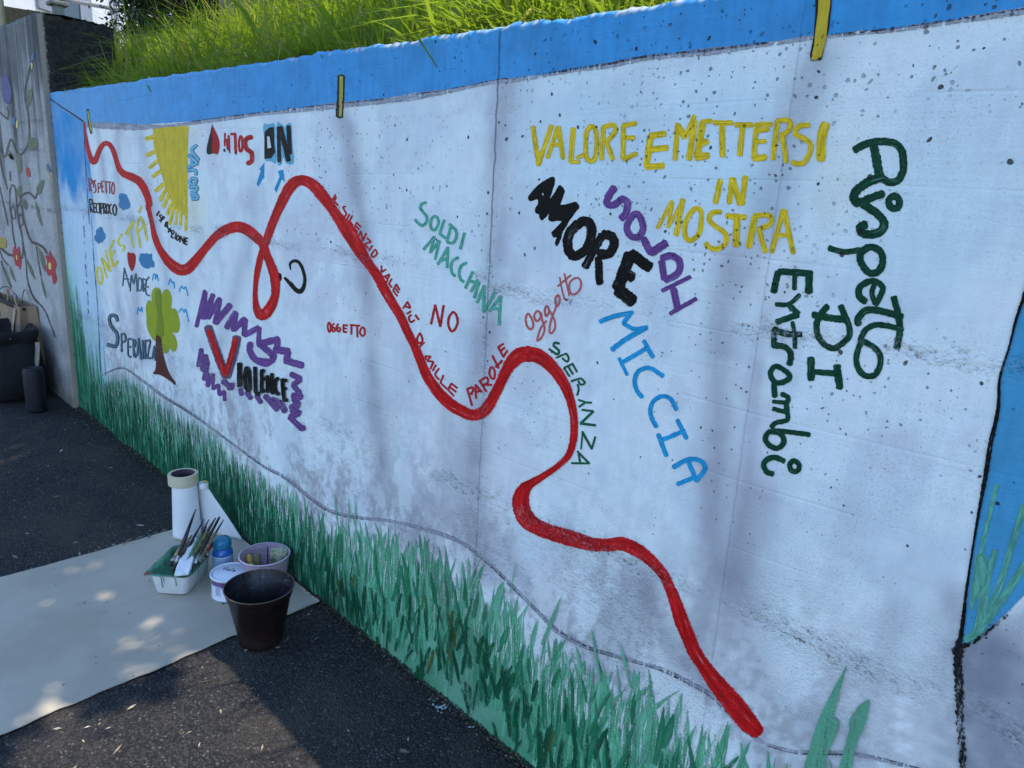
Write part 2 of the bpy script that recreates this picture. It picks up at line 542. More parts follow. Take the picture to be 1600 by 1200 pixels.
HALOS = [((305, 330), 0.10, (205, 222, 205), 0.6), ((300, 210), 0.08, (170, 215, 220), 0.5), ((1320, 255), 0.06, (196, 220, 222), 0.5), ((930, 255), 0.20, (150, 195, 240), 0.6),
         ((1100, 235), 0.16, (150, 195, 240), 0.55), ((1180, 300), 0.07, (150, 195, 240), 0.6), ((760, 420), 0.05, (150, 195, 240), 0.3), ((1440, 330), 0.12, (160, 200, 242), 0.6),
         ((700, 500), 0.14, (160, 198, 240), 0.35), ((1300, 320), 0.05, (190, 220, 225), 0.4)]


def wall_colour(X, Z):
    n_lo = fnoise(X, Z, 3.5, 4, 51); n_md = fnoise(X * 1.0, Z * 0.8, 9, 4, 55); n_hi = fnoise(X, Z, 30, 3, 59)
    C = np.ones(X.shape + (3,)) * WHITE

    def mixin(col, f):
        nonlocal C
        C = C * (1 - f[..., None]) + np.asarray(col) * f[..., None]
    # thin coats of cooler and warmer white, rolled on in patches
    mixin(np.array(P(150, 180, 222)), smooth(n_md, 0.48, 0.66) * 0.5)
    mixin(np.array(P(156, 172, 212)), smooth(n_lo + 0.45 * (n_hi - 0.5) + 0.2 * (n_md - 0.5), 0.52, 0.64) * 0.34)
    mixin(np.array(P(178, 210, 247)), smooth(n_md + 0.3 * n_hi, 0.58, 0.44) * 0.5)
    # greyer, thinner paint low down and at the right
    n_roll = fnoise(X * 1.5, Z * 0.55, 8, 3, 61); n_fl = fnoise(X * 1.2, Z, 70, 2, 63)
    low = smooth(Z, 1.10, 0.50) * smooth(n_roll + 0.5 * (n_hi - 0.5) + 0.35 * (n_fl - 0.5), 0.46, 0.58)
    mixin(np.array(P(124, 140, 174)), low * 0.42)
    grime = smooth(Z, 0.85, 0.35) * smooth(n_fl + 0.6 * (n_hi - 0.5), 0.52, 0.66) * smooth(n_roll, 0.36, 0.6)
    mixin(np.array(P(88, 98, 116)), grime * 0.45)
    for (u, v), r, col, s in HALOS:
        hx, hz = on_wall(u, v)
        mixin(np.array(P(*col)), s * np.exp(-((X - hx) ** 2 + (Z - hz) ** 2) / r ** 2))
    for pts, w, s in FOLDS:
        pw = [on_wall(u, v) for u, v in pts]
        lo = (min(p[0] for p in pw) - 4 * w, max(p[0] for p in pw) + 4 * w)
        col = np.where((X[:, 0] > lo[0]) & (X[:, 0] < lo[1]))[0]
        if not len(col): continue
        a, b = col[0], col[-1] + 1
        d = poly_dist(X[a:b], Z[a:b], pw) / w
        f = np.zeros(X.shape)
        f[a:b] = np.exp(-d * d) * s * (0.55 + 0.9 * n_md[a:b])
        mixin(GREY_VIOLET, np.clip(f, 0, 0.9))
    # dark drag shadows right of the far border line
    # blue corner column, running down into pale sky and grass tint
    edge = -4.145 + (n_hi - 0.5) * 0.02
    colm = smooth(X, edge + 0.012, edge - 0.012)
    fade = smooth(Z + (n_md - 0.5) * 0.35, 1.22, 1.52)
    mixin(BLUE, colm * fade * (0.80 + 0.35 * n_md))
    mixin(BLUE_PALE, colm * (1 - fade) * 0.55)
    mixin(np.array(P(90, 170, 175)), smooth(X, -4.42, -4.70) * smooth(Z, 1.25, 0.75) * 0.75)
    mixin(TEAL, smooth(X, -3.98, -4.5) * smooth(Z + 0.25 * n_md, 1.0, 0.45) * 0.8)
    # green wash under the hem: thin upright streaks far off, a flat teal coat close by
    hz = hem_z(X); gb = SLOPE * X
    hgt = (Z - gb) / np.maximum(hz - gb, 0.05)
    left = smooth(X, -1.7, -2.7)
    streak = fnoise(X * 9, Z * 0.5, 6, 3, 71); streak2 = fnoise(X * 16, Z * 0.7, 6, 2, 75)
    on = smooth(X, -0.20, -0.50)
    far_wash = smooth(hgt + 0.9 * (streak - 0.5) + 0.5 * (streak2 - 0.5), 1.02, 0.45)
    near_wash = smooth(hgt + 0.5 * (fnoise(X * 3, Z, 6, 3, 73) - 0.5), 0.80, 0.62)
    mixin(np.array(P(60, 128, 118)), on * (far_wash * left * 0.80 + near_wash * (1 - left) * 0.92))
    mixin(np.array(P(34, 108, 84)), on * left * smooth(hgt + 0.8 * (streak2 - 0.5), 0.85, 0.25) * (0.45 + 0.5 * smooth(streak, 0.4, 0.6)))
    mixin(np.array(P(52, 128, 112)), on * (1 - left) * smooth(hgt, 0.6, 0.05) * smooth(n_md, 0.4, 0.62) * 0.6)
    # bare grey concrete at the lower right, outside the cloth
    lx = np.interp(Z, [0.4, 0.64, 0.846, 1.3], [-0.10, -0.125, -0.166, -0.10])
    diag = 0.85 + (X + 0.166) * 1.35
    rg = smooth(X, lx - 0.004, lx + 0.012) * smooth(Z + (n_md - 0.5) * 0.05, diag + 0.01, diag - 0.03)
    mixin(np.array(P(98, 114, 150)), rg * (0.45 + 0.5 * smooth(n_md, 0.35, 0.6)))
    return np.clip(C, 0.01, 0.86)


def build_wall():
    nx, nz = 700, 236
    xs = np.linspace(X0, X1, nx)
    top = wall_top(xs)
    bot = SLOPE * xs - 0.06
    tt = np.linspace(0, 1, nz)
    X = np.repeat(xs[:, None], nz, 1)
    Z = bot[:, None] + (top - bot)[:, None] * tt[None]
    C = wall_colour(X, Z)
    Y = np.zeros_like(X)
    # crumbled arris and top
    ext = [(0.005, 0.0035), (0.03, 0.008), (0.12, 0.004), (WALL_T, -0.004), (WALL_T, -0.9)]
    bare = np.array((0.42, 0.41, 0.39))
    XE = [X]; YE = [Y]; ZE = [Z]; CE = [C]
    for k, (y, dz) in enumerate(ext):
        nn = (fnoise(xs, xs * 0 + k * 7.1, 30, 3, 80 + k) - 0.5) * (0.012 if 0 < k < 4 else 0.0)
        XE.append(xs[:, None]); YE.append(np.full((nx, 1), y)); ZE.append((top + dz + nn)[:, None])
        CE.append(np.tile(bare, (nx, 1, 1)) * (0.8 + 0.4 * fnoise(xs, xs * 0 + k, 25, 3, 90 + k))[:, None, None])
    X, Y, Z, C = np.concatenate(XE, 1), np.concatenate(YE, 1), np.concatenate(ZE, 1), np.concatenate(CE, 1)
    n2 = X.shape[1]
    i = np.arange(nx * n2).reshape(nx, n2)
    f = np.stack([i[:-1, :-1], i[1:, :-1], i[1:, 1:], i[:-1, 1:]], -1).reshape(-1, 4).tolist()
    f.append(tuple(i[-1].tolist())); f.append(tuple(i[0][::-1].tolist()))
    mb = MB(); mb.v = np.stack([X, Y, Z], -1).reshape(-1, 3).tolist(); mb.f = f; mb.mi = [0] * len(f)
    cc = np.concatenate([C.reshape(-1, 3), np.ones((nx * n2, 1))], 1)
    o = mb.build('mural_wall', paint_mat('wall_paint', attr='paint', var=0.05, rough=0.68), smooth=True, attr={'paint': cc})
    return tag(o, 'long concrete wall painted as a pegged white cloth with a red ribbon and words', 'wall')


WALL = build_wall()


def build_band():
    nx, nz = 640, 30
    xs = np.linspace(X0 + 0.002, X1, nx)
    top = wall_top(xs); low = band_z(xs) + (fnoise(xs, xs * 0, 40, 3, 12) - 0.5) * 0.006
    low = np.where(xs < -4.15, np.maximum(low, top - 0.16), low)
    tt = np.linspace(0, 1, nz)
    X = np.repeat(xs[:, None], nz, 1); Z = low[:, None] + (top - low)[:, None] * tt[None]
    Y = np.full_like(X, -0.0009)
    n_md = fnoise(X, Z, 7, 4, 14); n_hi = fnoise(X, Z, 95, 3, 15)
    C = np.ones(X.shape + (3,)) * BLUE * (0.86 + 0.28 * n_md)[..., None]
    up = smooth(tt, 0.2, 1.0)[None, :, None]
    lo = smooth(X, -2.2, -4.6)[..., None] * 0.35
    C = C * (1 - lo) + np.array(P(84, 152, 228)) * lo
    sunlit_chip = smooth(n_hi + 0.22 * smooth(tt, 0.95, 1.0)[None], 0.74, 0.80)  # bare chips along the arris, with grazing sunlight painted into their white
    sunlit_chip = sunlit_chip * smooth(tt, 0.92, 0.99)[None] * (0.25 + 0.75 * smooth(X, -2.4, -1.9) * smooth(X, -0.55, -0.75))
    C = C * (1 - sunlit_chip[..., None]) + np.array((0.46, 0.52, 0.58)) * sunlit_chip[..., None]
    ys = 0.0045 + 0 * xs; wrap = 0.008 + 0.05 * np.maximum(0, fnoise(xs, xs * 0, 18, 3, 17) - 0.38) + 0.02 * smooth(xs, -1.9, -2.6)
    XE = np.concatenate([X, xs[:, None], xs[:, None]], 1)
    YE = np.concatenate([Y, (ys - 0.0016)[:, None], wrap[:, None]], 1)
    ZE = np.concatenate([Z, (top + 0.0050)[:, None], (top + 0.0105)[:, None]], 1)
    CE = np.concatenate([C, C[:, -1:] * 0.97 + 0.01, C[:, -1:] * 0.75 + 0.10], 1)
    n2 = nz + 2
    i = np.arange(nx * n2).reshape(nx, n2)
    f = np.stack([i[:-1, :-1], i[1:, :-1], i[1:, 1:], i[:-1, 1:]], -1).reshape(-1, 4).tolist()
    mb = MB(); mb.v = np.stack([XE, YE, ZE], -1).reshape(-1, 3).tolist(); mb.f = f; mb.mi = [0] * len(f)
    cc = np.concatenate([CE.reshape(-1, 3), np.ones((nx * n2, 1))], 1)
    return mb.build('painted_border', paint_mat('blue_border_paint', attr='paint', var=0.12, rough=0.55, wear_col=(0.45, 0.55, 0.66)), WALL, smooth=True, attr={'paint': cc})


build_band()

# ------------------------------------------------------------------ the older wall with flowers at the left
FW_Y = -0.030


def build_flower_wall():
    xs = np.concatenate([np.linspace(-16.0, -6.2, 40)[:-1], np.linspace(-6.2, -4.702, 130)])
    zs = np.linspace(0, 1, 130)
    top = 2.30 - 0.012 * (xs + 4.7) + (fnoise(xs, xs * 0 + 2.2, 14, 3, 41) - 0.5) * 0.02
    bot = SLOPE * xs - 0.06
    X = np.repeat(xs[:, None], len(zs), 1); Z = bot[:, None] + (top - bot)[:, None] * zs[None]
    edge = smooth(X, -4.715, -4.702)
    Y = np.full_like(X, FW_Y) + (fnoise(X, Z, 9, 3, 43) - 0.5) * 0.0016 + edge * 0.006
    st = fnoise(X * 1.0, Z * 0.06, 22, 4, 45); n = fnoise(X, Z, 8, 4, 47); nh = fnoise(X, Z, 40, 3, 48)
    C = np.ones(X.shape + (3,)) * np.array((0.44, 0.43, 0.42))
    C = C * (0.86 + 0.3 * n)[..., None]
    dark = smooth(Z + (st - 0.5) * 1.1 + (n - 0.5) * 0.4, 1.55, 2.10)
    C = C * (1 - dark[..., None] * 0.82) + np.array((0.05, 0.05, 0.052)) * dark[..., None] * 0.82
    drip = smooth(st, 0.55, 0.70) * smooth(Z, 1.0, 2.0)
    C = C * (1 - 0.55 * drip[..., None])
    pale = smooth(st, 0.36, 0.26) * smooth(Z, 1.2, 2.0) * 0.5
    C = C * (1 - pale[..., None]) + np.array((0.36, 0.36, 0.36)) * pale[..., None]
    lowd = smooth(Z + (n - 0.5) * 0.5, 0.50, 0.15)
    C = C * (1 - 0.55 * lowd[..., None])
    tan = smooth(X + (n - 0.5) * 0.05, -4.80, -4.73) * smooth(Z, 2.2, 1.4)
    C = C * (1 - 0.45 * tan[..., None]) + np.array((0.30, 0.25, 0.19)) * 0.45 * tan[..., None]
    crack = np.exp(-((Z - 1.29 - 0.03 * (n - 0.5)) / 0.010) ** 2) * smooth(nh, 0.40, 0.55)
    C = C * (1 - 0.6 * crack[..., None])
    blot = smooth(fnoise(X, Z, 5, 4, 49), 0.52, 0.68) * 0.45
    C = C * (1 - blot[..., None]) + np.array((0.20, 0.20, 0.18)) * blot[..., None]
    for zl in (1.62, 1.77):
        C = C * (1 - 0.35 * np.exp(-((Z - zl) / 0.004) ** 2)[..., None])
    nx, nz = X.shape
    # top and return face of the wall end, black with lichen and moss
    XE, YE, ZE, CE = [X], [Y], [Z], [C]
    for k, (y, dz) in enumerate(((-0.015, 0.012), (0.10, 0.02), (0.25, 0.015), (0.335, 0.0), (0.345, -0.8))):
        XE.append(xs[:, None]); YE.append(np.full((nx, 1), y))
        ZE.append((top + dz + (fnoise(xs, xs * 0 + k, 25, 2, 60 + k) - 0.5) * 0.02)[:, None])
        CE.append(np.tile(np.array((0.045, 0.046, 0.036)), (nx, 1, 1)))
    X, Y, Z, C = (np.concatenate(a, 1) for a in (XE, YE, ZE, CE))
    n2 = X.shape[1]
    i = np.arange(nx * n2).reshape(nx, n2)
    f = np.stack([i[:-1, :-1], i[1:, :-1], i[1:, 1:], i[:-1, 1:]], -1).reshape(-1, 4).tolist()
    mb = MB(); mb.v = np.stack([X, Y, Z], -1).reshape(-1, 3).tolist(); mb.f = f; mb.mi = [0] * len(f)
    m, t, b = material('old_concrete')
    o = t.obj()
    c = t.mix(t.sstep(t.noise(o, 120, 3), 0.35, 0.65), t.mix(1.0, t.attr('paint'), (0.82,) * 3, 'MULTIPLY'), t.mix(1.0, t.attr('paint'), (1.12,) * 3, 'MULTIPLY'))
    v = t.voro(o, 40); sc = t.n('ShaderNodeSeparateColor'); t.set(sc.inputs[0], v.outputs['Color'])
    pit = t.math('DIVIDE', t.math('SUBTRACT', t.math('MULTIPLY', t.math('POWER', sc.outputs[0], 3), 0.18), v.outputs['Distance']), 0.05, clamp=True)
    t.set(b.inputs['Base Color'], t.mix(pit, c, (0.03, 0.03, 0.03)))
    b.inputs['Roughness'].default_value = 0.9
    t.set(b.inputs['Normal'], t.bump(t.math('SUBTRACT', t.noise(o, 160, 4), pit), 0.6, 0.004))
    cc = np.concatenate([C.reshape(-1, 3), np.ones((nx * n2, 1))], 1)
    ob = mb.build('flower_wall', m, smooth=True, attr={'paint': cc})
    tag(ob, 'older grey stained concrete wall with painted flowering vines at the far end', 'wall')
    # the end face is its own rough black slab
    ys = np.linspace(-0.026, 0.345, 46); zz = np.linspace(0.05, 2.302, 190)
    Yg, Zg = np.meshgrid(ys, zz, indexing='ij')
    bmp = (fnoise(Yg, Zg, 40, 4, 77) - 0.5) * 0.030 + (fnoise(Yg, Zg, 11, 2, 78) - 0.5) * 0.02
    edgef = np.minimum(1, np.minimum((Yg + 0.026) / 0.03, (0.345 - Yg) / 0.02))
    front = smooth(Yg, 0.0, -0.02)
    Xg = -4.702 + 0.004 + np.maximum(0, edgef) * (0.010 + bmp * 0.8) * smooth(Yg, 0.004, 0.02)
    Zg = Zg + (Zg > 2.29) * (fnoise(Yg, Zg * 0, 60, 3, 79) - 0.5) * 0.03
    mb = MB(); ny, nz = Yg.shape
    i = np.arange(ny * nz).reshape(ny, nz)
    mb.v = np.stack([Xg, Yg, Zg], -1).reshape(-1, 3).tolist()
    mb.f = np.stack([i[:-1, :-1], i[1:, :-1], i[1:, 1:], i[:-1, 1:]], -1).reshape(-1, 4).tolist(); mb.mi = [0] * len(mb.f)
    m2, t, b = material('black_lichen')
    o = t.obj()
    y = t.n('ShaderNodeSeparateXYZ'); t.set(y.inputs[0], o)
    c = t.mix(t.sstep(t.noise(o, 70, 4), 0.42, 0.72), (0.012, 0.012, 0.011), (0.040, 0.040, 0.034))
    c = t.mix(t.math('MULTIPLY', t.sstep(t.noise(o, 12, 3), 0.58, 0.72), 0.6), c, (0.030, 0.042, 0.016))
    c = t.mix(t.sstep(t.math('ADD', y.outputs[1], t.math('MULTIPLY', t.noise(o, 50, 3), 0.03)), 0.024, 0.008), c, (0.34, 0.29, 0.23))
    t.set(b.inputs['Base Color'], c)
    b.inputs['Roughness'].default_value = 0.95
    t.set(b.inputs['Normal'], t.bump(t.noise(o, 140, 4), 0.9, 0.006))
    mb.build('end_face', m2, ob, smooth=True)
    return ob


FWALL = build_flower_wall()
# ------------------------------------------------------------------ brush strokes on the wall
def catmull(pts, closed=False, step=2.0):
    """resample (x, y, w) points along a Catmull-Rom curve"""
    p = [np.array(q, float) for q in pts]
    n = len(p)
    if n == 2 and not closed:
        L = np.hypot(*(p[1] - p[0])[:2]); k = max(2, int(L / step))
        return [p[0] + (p[1] - p[0]) * i / k for i in range(k + 1)]
    out = []
    segs = n if closed else n - 1
    for i in range(segs):
        if closed: a, b, c, d = p[(i - 1) % n], p[i], p[(i + 1) % n], p[(i + 2) % n]
        else: a, b, c, d = p[max(i - 1, 0)], p[i], p[i + 1], p[min(i + 2, n - 1)]
        L = np.hypot(*(c - b)[:2]); k = max(2, int(L / step))
        for j in range(k):
            t = j / k
            out.append(0.5 * (2 * b + (c - a) * t + (2 * a - 5 * b + 4 * c - d) * t * t + (-a + 3 * b - 3 * c + d) * t ** 3))
    if not closed: out.append(p[-1])
    return out


def jit(x, y, k, s):
    return noise.noise(Vector((x * k, y * k, s)))


class Coat:
    """one painted thing: strokes and filled shapes laid 1 mm proud of the wall, each a hair above the last"""
    def __init__(s, base=0.0007, y0=0.0):
        s.mb = MB(); s.edge = []; s.off = base; s.y0 = y0; s.seed = random.random() * 100

    def place(s, u, v, off):
        x, z = on_wall(u, v, s.y0)
        return (x, s.y0 - off, z)

    def stroke(s, pts, w=None, closed=False, rag=0.09, taper=(1, 1)):
        q = [(a[0], a[1], (a[2] if len(a) > 2 else w)) for a in pts]
        avg = sum(a[2] for a in q) / len(q)
        c = catmull(q, closed, max(1.2, min(3.0, avg * 0.35)))
        if closed: c.append(c[0])
        n = len(c)
        vs = []; fs = []; ed = []; ln = 0.0; s.sd = random.random() * 500
        for i, (x, y, ww) in enumerate(c):
            if i: ln += math.hypot(x - c[i - 1][0], y - c[i - 1][1]) * 6.0 / max(3.0, avg)
            if closed: a, b = c[(i - 1) % (n - 1)], c[(i + 1) % (n - 1)]
            else: a, b = c[max(i - 1, 0)], c[min(i + 1, n - 1)]
            tx, ty = b[0] - a[0], b[1] - a[1]
            L = math.hypot(tx, ty) or 1
            nx, ny = -ty / L, tx / L
            f = i / max(1, n - 1)
            tp = taper[0] + (taper[1] - taper[0]) * f if taper != (1, 1) else 1
            h = max(0.25, ww * tp) / 2 * 1.07 + 0.12
            k = 0.30
            e1 = h * (1 + rag * 1.2 * jit(x, y, k, s.seed)) + rag * 1.3 * jit(x, y, 0.9, s.seed + 9)
            e2 = h * (1 + rag * 1.2 * jit(x, y, k, s.seed + 5)) + rag * 1.3 * jit(x, y, 0.9, s.seed + 3)
            off = s.off + 0.00002 * f
            for q, e in ((e1, 1), (e1 * .60, 0), (-e2 * .60, 0), (-e2, 1)):
                vs.append(s.place(x + nx * q, y + ny * q, off)); ed.append((e, 0.5 + 0.5 * q / max(h, .3) / 1.3, ln + s.sd))
            if i:
                k0 = 4 * i - 4
                for j in range(3): fs.append((k0 + j, k0 + j + 1, k0 + j + 5, k0 + j + 4))
        if not closed:      # rounded, slightly squared ends
            for end in (0, n - 1):
                x, y, ww = c[end]
                o = c[1] if end == 0 else c[n - 2]
                tx, ty = x - o[0], y - o[1]; L = math.hypot(tx, ty) or 1
                tx /= L; ty /= L
                tp = taper[0] if end == 0 else taper[1]
                h = max(0.25, ww * tp) / 2
                off = s.off + (0 if end == 0 else 0.00002)
                row = [4 * end + j for j in range(4)]
                sd = 1 if end else -1
                ring = [row[0]]
                for j in range(1, 6):
                    th = math.pi * j / 6
                    cx = math.cos(th); sx = math.sin(th) * 0.62 * (1 + rag * 3 * jit(x + j, y, 1.3, s.seed))
                    px = x + (-ty * sd) * h * cx + tx * h * sx
                    py = y + (tx * sd) * h * cx + ty * h * sx
                    vs.append(s.place(px, py, off)); ed.append((1, 0.5 + 0.38 * cx * (1 if end else -1) * sd, (ln if end else 0) + s.sd)); ring.append(len(vs) - 1)
                ring += row[::-1]
                # fan from the middle of the end row keeps the dry edge outside
                m0 = row[1]; m1 = row[2]
                pts_ = ring[:-4] if False else ring[:6] + [row[3]]
                for j in range(len(pts_) - 1):
                    cc_ = m0 if j < 3 else m1
                    fs.append((pts_[j], pts_[j + 1], cc_))
                fs.append((pts_[3], m1, m0))
        s.edge.extend(ed)
        s.mb.add(vs, fs)
        s.off += 0.00003
        return s

    def fill(s, pts, rag=0.5, smoothed=True, step=2.0):
        c = catmull([(a[0], a[1], 1) for a in pts], True, step) if smoothed else [(a[0], a[1], 1) for a in pts]
        out = [(x + rag * jit(x, y, 0.35, s.seed), y + rag * jit(x, y, 0.35, s.seed + 4)) for x, y, _ in c]
        vs = [s.place(u, v, s.off) for u, v in out]
        tri = tessellate_polygon([[Vector((p[0], p[2], 0)) for p in vs]])
        s.mb.add(vs, [tuple(t) for t in tri]); s.edge.extend([(0, 0, random.random() * 300)] * len(vs)) if False else s.edge.extend([(0, 0.5, 40.0)] * len(vs))
        s.off += 0.00003
        return s

    def done(s, name, mat, parent, label=None):
        return s.mb.build(name, mat, parent, label=label, attr={'edge': [(*e, 1) for e in s.edge]})


def ZR(ox, oy, k):
    """photo coordinates from an enlarged crop: 'x,y x,y' -> list of points"""
    def conv(txt):
        out = []
        for tok in txt.split():
            p = [float(a) for a in tok.split(',')]
            out.append((ox + p[0] / k, oy + p[1] / k) + ((p[2] / k,) if len(p) > 2 else ()))
        return out
    conv.k = k
    return conv


def word(coat, zr, txt, w, rag=0.14):
    """strokes separated by ';', a leading 'o' closes the stroke into a ring, 'w=..' changes the width"""
    cw = w
    for st in txt.split(';'):
        st = st.strip()
        if not st: continue
        closed = False; cw_use = cw
        if st.startswith('w='):
            a, st = st.split(' ', 1); cw_use = float(a[2:])
        if st[0] == 'o': closed = True; st = st[1:].strip()
        coat.stroke(zr(st), cw_use / zr.k, closed, rag)
    return coat


RED = paint_mat('red_paint', P(152, 16, 24), var=0.16, worn=0.25)
RED_TEXT = paint_mat('dark_red_paint', P(142, 26, 36), var=0.12, worn=0.4)
ROSE = paint_mat('dusty_rose_paint', P(152, 82, 96), var=0.2)
MAROON = paint_mat('thin_maroon_paint', P(130, 56, 66), var=0.2)
BLACK = paint_mat('black_paint', P(9, 10, 14), var=0.25, worn=0.2, rough=0.55, spec=0.12)
BLACK_SOFT = paint_mat('charcoal_paint', P(30, 32, 40), var=0.3, worn=0.6)
PURPLE = paint_mat('purple_paint', P(82, 60, 138), var=0.10, worn=0.4)
PURPLE_DK = paint_mat('grey_purple_paint', P(80, 70, 112), var=0.16, worn=0.4)
YELLOW = paint_mat('yellow_paint', P(184, 168, 34), var=0.14, worn=0.5)
YELLOW_SUN = paint_mat('sun_yellow_paint', P(188, 174, 54), var=0.16, worn=0.5)
YELLOW_PALE = paint_mat('pale_yellow_paint', P(186, 186, 84), var=0.16, worn=0.5)
TEALP = paint_mat('teal_paint', P(64, 148, 150), var=0.12, worn=0.6)
SKYP = paint_mat('bright_blue_paint', P(22, 134, 212), var=0.14, worn=0.4)
CLOUDP = paint_mat('cloud_blue_paint', P(50, 120, 190), var=0.10, worn=0.4)
LIGHTBLUE = paint_mat('light_blue_paint', P(88, 164, 222), var=0.10, worn=0.4)
DKGREEN = paint_mat('dark_green_paint', P(6, 56, 46), var=0.22, worn=0.4)
MIDGREEN = paint_mat('green_paint', P(10, 82, 66), var=0.22, worn=0.5)
LIME = paint_mat('lime_green_paint', P(128, 156, 46), var=0.08, worn=0.4)
LIME_DK = paint_mat('olive_green_paint', P(104, 132, 50), var=0.06, worn=0.4)
BROWN = paint_mat('brown_paint', P(72, 44, 48), var=0.10, worn=0.4)
WHITEP = paint_mat('white_paint', P(176, 202, 238), var=0.05, worn=0.4)
LINEP = paint_mat('grey_blue_line_paint', P(124, 144, 182), var=0.25, worn=0.6, dry=0.5)
LINE_DK = paint_mat('dark_line_paint', P(40, 46, 64), var=0.4, worn=0.6, dry=0.7)
DRYBLACK = paint_mat('dry_brushed_black_paint', P(18, 22, 32), var=0.3, dry=0.5)
STEEL = paint_mat('steel_blue_paint', P(70, 110, 146), var=0.15)
NAVY = paint_mat('navy_outline_paint', P(36, 56, 92), var=0.2)

# ---- the long red ribbon
c = Coat(0.0016)
z1, z2, z3, z4 = ZR(120, 180, 8), ZR(120, 300, 8), ZR(300, 180, 8), ZR(500, 290, 8)
rib = z1('98,90,12 116,250,26 140,400,44 172,520,60 200,575,72 226,580,70 248,530,62 270,470,58 300,405,58 335,362,56 370,350,58 410,365,58 445,415,60 475,490,60 505,590,60 540,680,72 590,730,84 640,752,92 700,775,98 770,815,100 830,890,96 880,1000,86 912,1120,74')
rib += z2('893,170,62 938,370,52 975,550,72 1030,690,80 1090,790,96 1160,880,118 1240,945,134 1310,975,140 1380,960,134 1450,900,122 1520,815,112 1600,715,100')
rib += [(336, 371, 13), (350, 361, 15.5), (362, 356, 16.5), (373, 354.5, 17), (385, 358, 17), (397, 367, 16), (406, 376, 14)]
c.stroke(rib, None, rag=0.05)
c.stroke([(402, 370, 14), (412, 383, 14), (416, 395, 12), (423, 412, 13.5), (429, 430, 15), (431, 448, 14), (430, 462, 13), (424, 478, 16), (416, 489, 17), (409, 493, 15), (403, 486, 13), (400, 474, 9.5), (399, 460, 7.5), (400, 444, 7.5), (402, 428, 9), (406, 408, 10), (411, 390, 10), (416, 378, 12), (420, 366, 13), (427, 347, 13), (435, 328, 14), (444, 309, 16), (452, 295, 17.5), (461, 285, 17), (471, 281.5, 16), (483, 285, 17), (494, 293, 18.5), (502, 303, 19), (510, 313, 17.5), (517, 323, 16), (529, 340, 16.5), (535, 348, 19), (542, 358, 22), (554, 377, 20.5), (565, 395, 18.5), (575, 410, 15), (590, 431, 15), (601, 452, 15.5), (612, 471, 14.5), (625, 492, 13.8), (637, 518, 13.2), (648, 540, 13), (657, 562, 14), (667, 586, 15.5), (680, 606, 17), (692, 620, 18), (705, 632, 18.5), (720, 641, 18), (737, 648, 17.5), (752, 645, 18), (762, 636, 17.5), (771, 621, 16.5), (780, 604, 16), (790, 582, 17), (800, 566, 21), (813, 555, 24), (829, 552, 24)], None, rag=0.05)
c.stroke([(822, 553, 23.5), (836, 554, 23), (848, 560, 21.5), (858, 568.5, 20), (868, 579, 18.5), (876, 590, 17.5), (886, 608, 15.5), (893, 630, 13), (897, 652, 12), (897.7, 672, 12), (895, 694, 11), (888, 712, 10.5), (873, 727, 9), (858, 738, 9.5), (844, 747, 11), (829, 756, 14), (818, 767, 22), (814, 785, 26), (820, 806, 27), (836, 821, 25), (862, 832, 23.5), (893, 841, 25), (925, 850, 21), (950, 851, 20), (974, 850, 21), (997, 860, 21), (1018, 876, 18), (1036, 896, 16), (1046, 916, 16), (1055, 938, 19), (1064, 966, 22), (1076, 995, 21.5), (1087, 1020, 21), (1104, 1045, 22), (1122, 1070, 27), (1145, 1097, 31), (1167, 1125, 31), (1185, 1144, 22)], None, rag=0.05)
c.done('painted_ribbon', RED, WALL, 'winding red ribbon painted across the cloth')

# ---- black curl beside the loop
c = Coat(); z = ZR(400, 390, 8)
c.stroke(z('434,250,16 428,180,34 475,142,40 535,157,42 585,245,40 612,370,40 596,470,50 555,522,60 500,503,56 440,435,50 360,352,32'), None)
c.fill(z('285,290 315,300 325,340 318,385 290,395 268,370 262,320'), 0.3)
c.done('painted_curl', BLACK, WALL)

# ---- small writing, upper left
c = Coat(); word(c, z1, '150,790 162,950; 150,795 186,800 186,850 162,868 190,945; 205,815 210,905; 242,812 220,835 236,890 240,945 214,972; 266,850 271,972; 266,852 297,855 295,900 270,912; 310,825 317,962; 310,830 335,822; 313,892 335,890; 317,960 342,956; 345,832 387,830; 366,832 371,972; 390,835 432,836; 411,838 413,978; o455,838 437,905 446,980 466,975 471,900', 15)
c.done('painted_word', MAROON, WALL, 'thin dark red painted word RISPETTO')
c = Coat(); word(c, z2, '160,90 172,248; 160,92 195,102 190,150 166,168 202,252; 212,138 218,255; 212,140 240,142; 214,195 236,195; 218,256 244,252; 270,142 246,160 250,240 272,262; 282,138 287,262; 300,140 304,275; 300,142 326,148 326,195 304,205; 336,142 341,270; 336,144 362,152 360,196 341,204 367,268; o387,150 372,200 382,265 402,252 402,182; 436,150 412,180 416,250 438,272; o472,156 452,210 467,285 490,282 497,200', 17)
c.done('painted_word', BLACK, WALL, 'small black painted word RECIPROCO')
for txt, lab in (('530,30 560,14 590,20 625,35 640,70 660,120 672,170 660,200 640,212 610,215 580,236 565,210 535,192 524,150 535,110 524,70', 'blue cloud painted beside RECIPROCO'),
                 ('300,430 328,460 335,492 356,520 362,570 342,600 320,632 300,630 275,650 255,630 225,600 221,550 242,528 240,480 270,455', 'blue cloud painted nearest the corner'),
                 ('790,780 815,763 845,770 880,760 905,780 935,763 945,792 945,840 972,880 968,945 930,937 900,960 860,955 820,930 800,900 778,850', 'blue cloud painted beside the red heart')):
    Coat().fill(z2(txt), 0.3).done('painted_cloud', CLOUDP, WALL, lab)
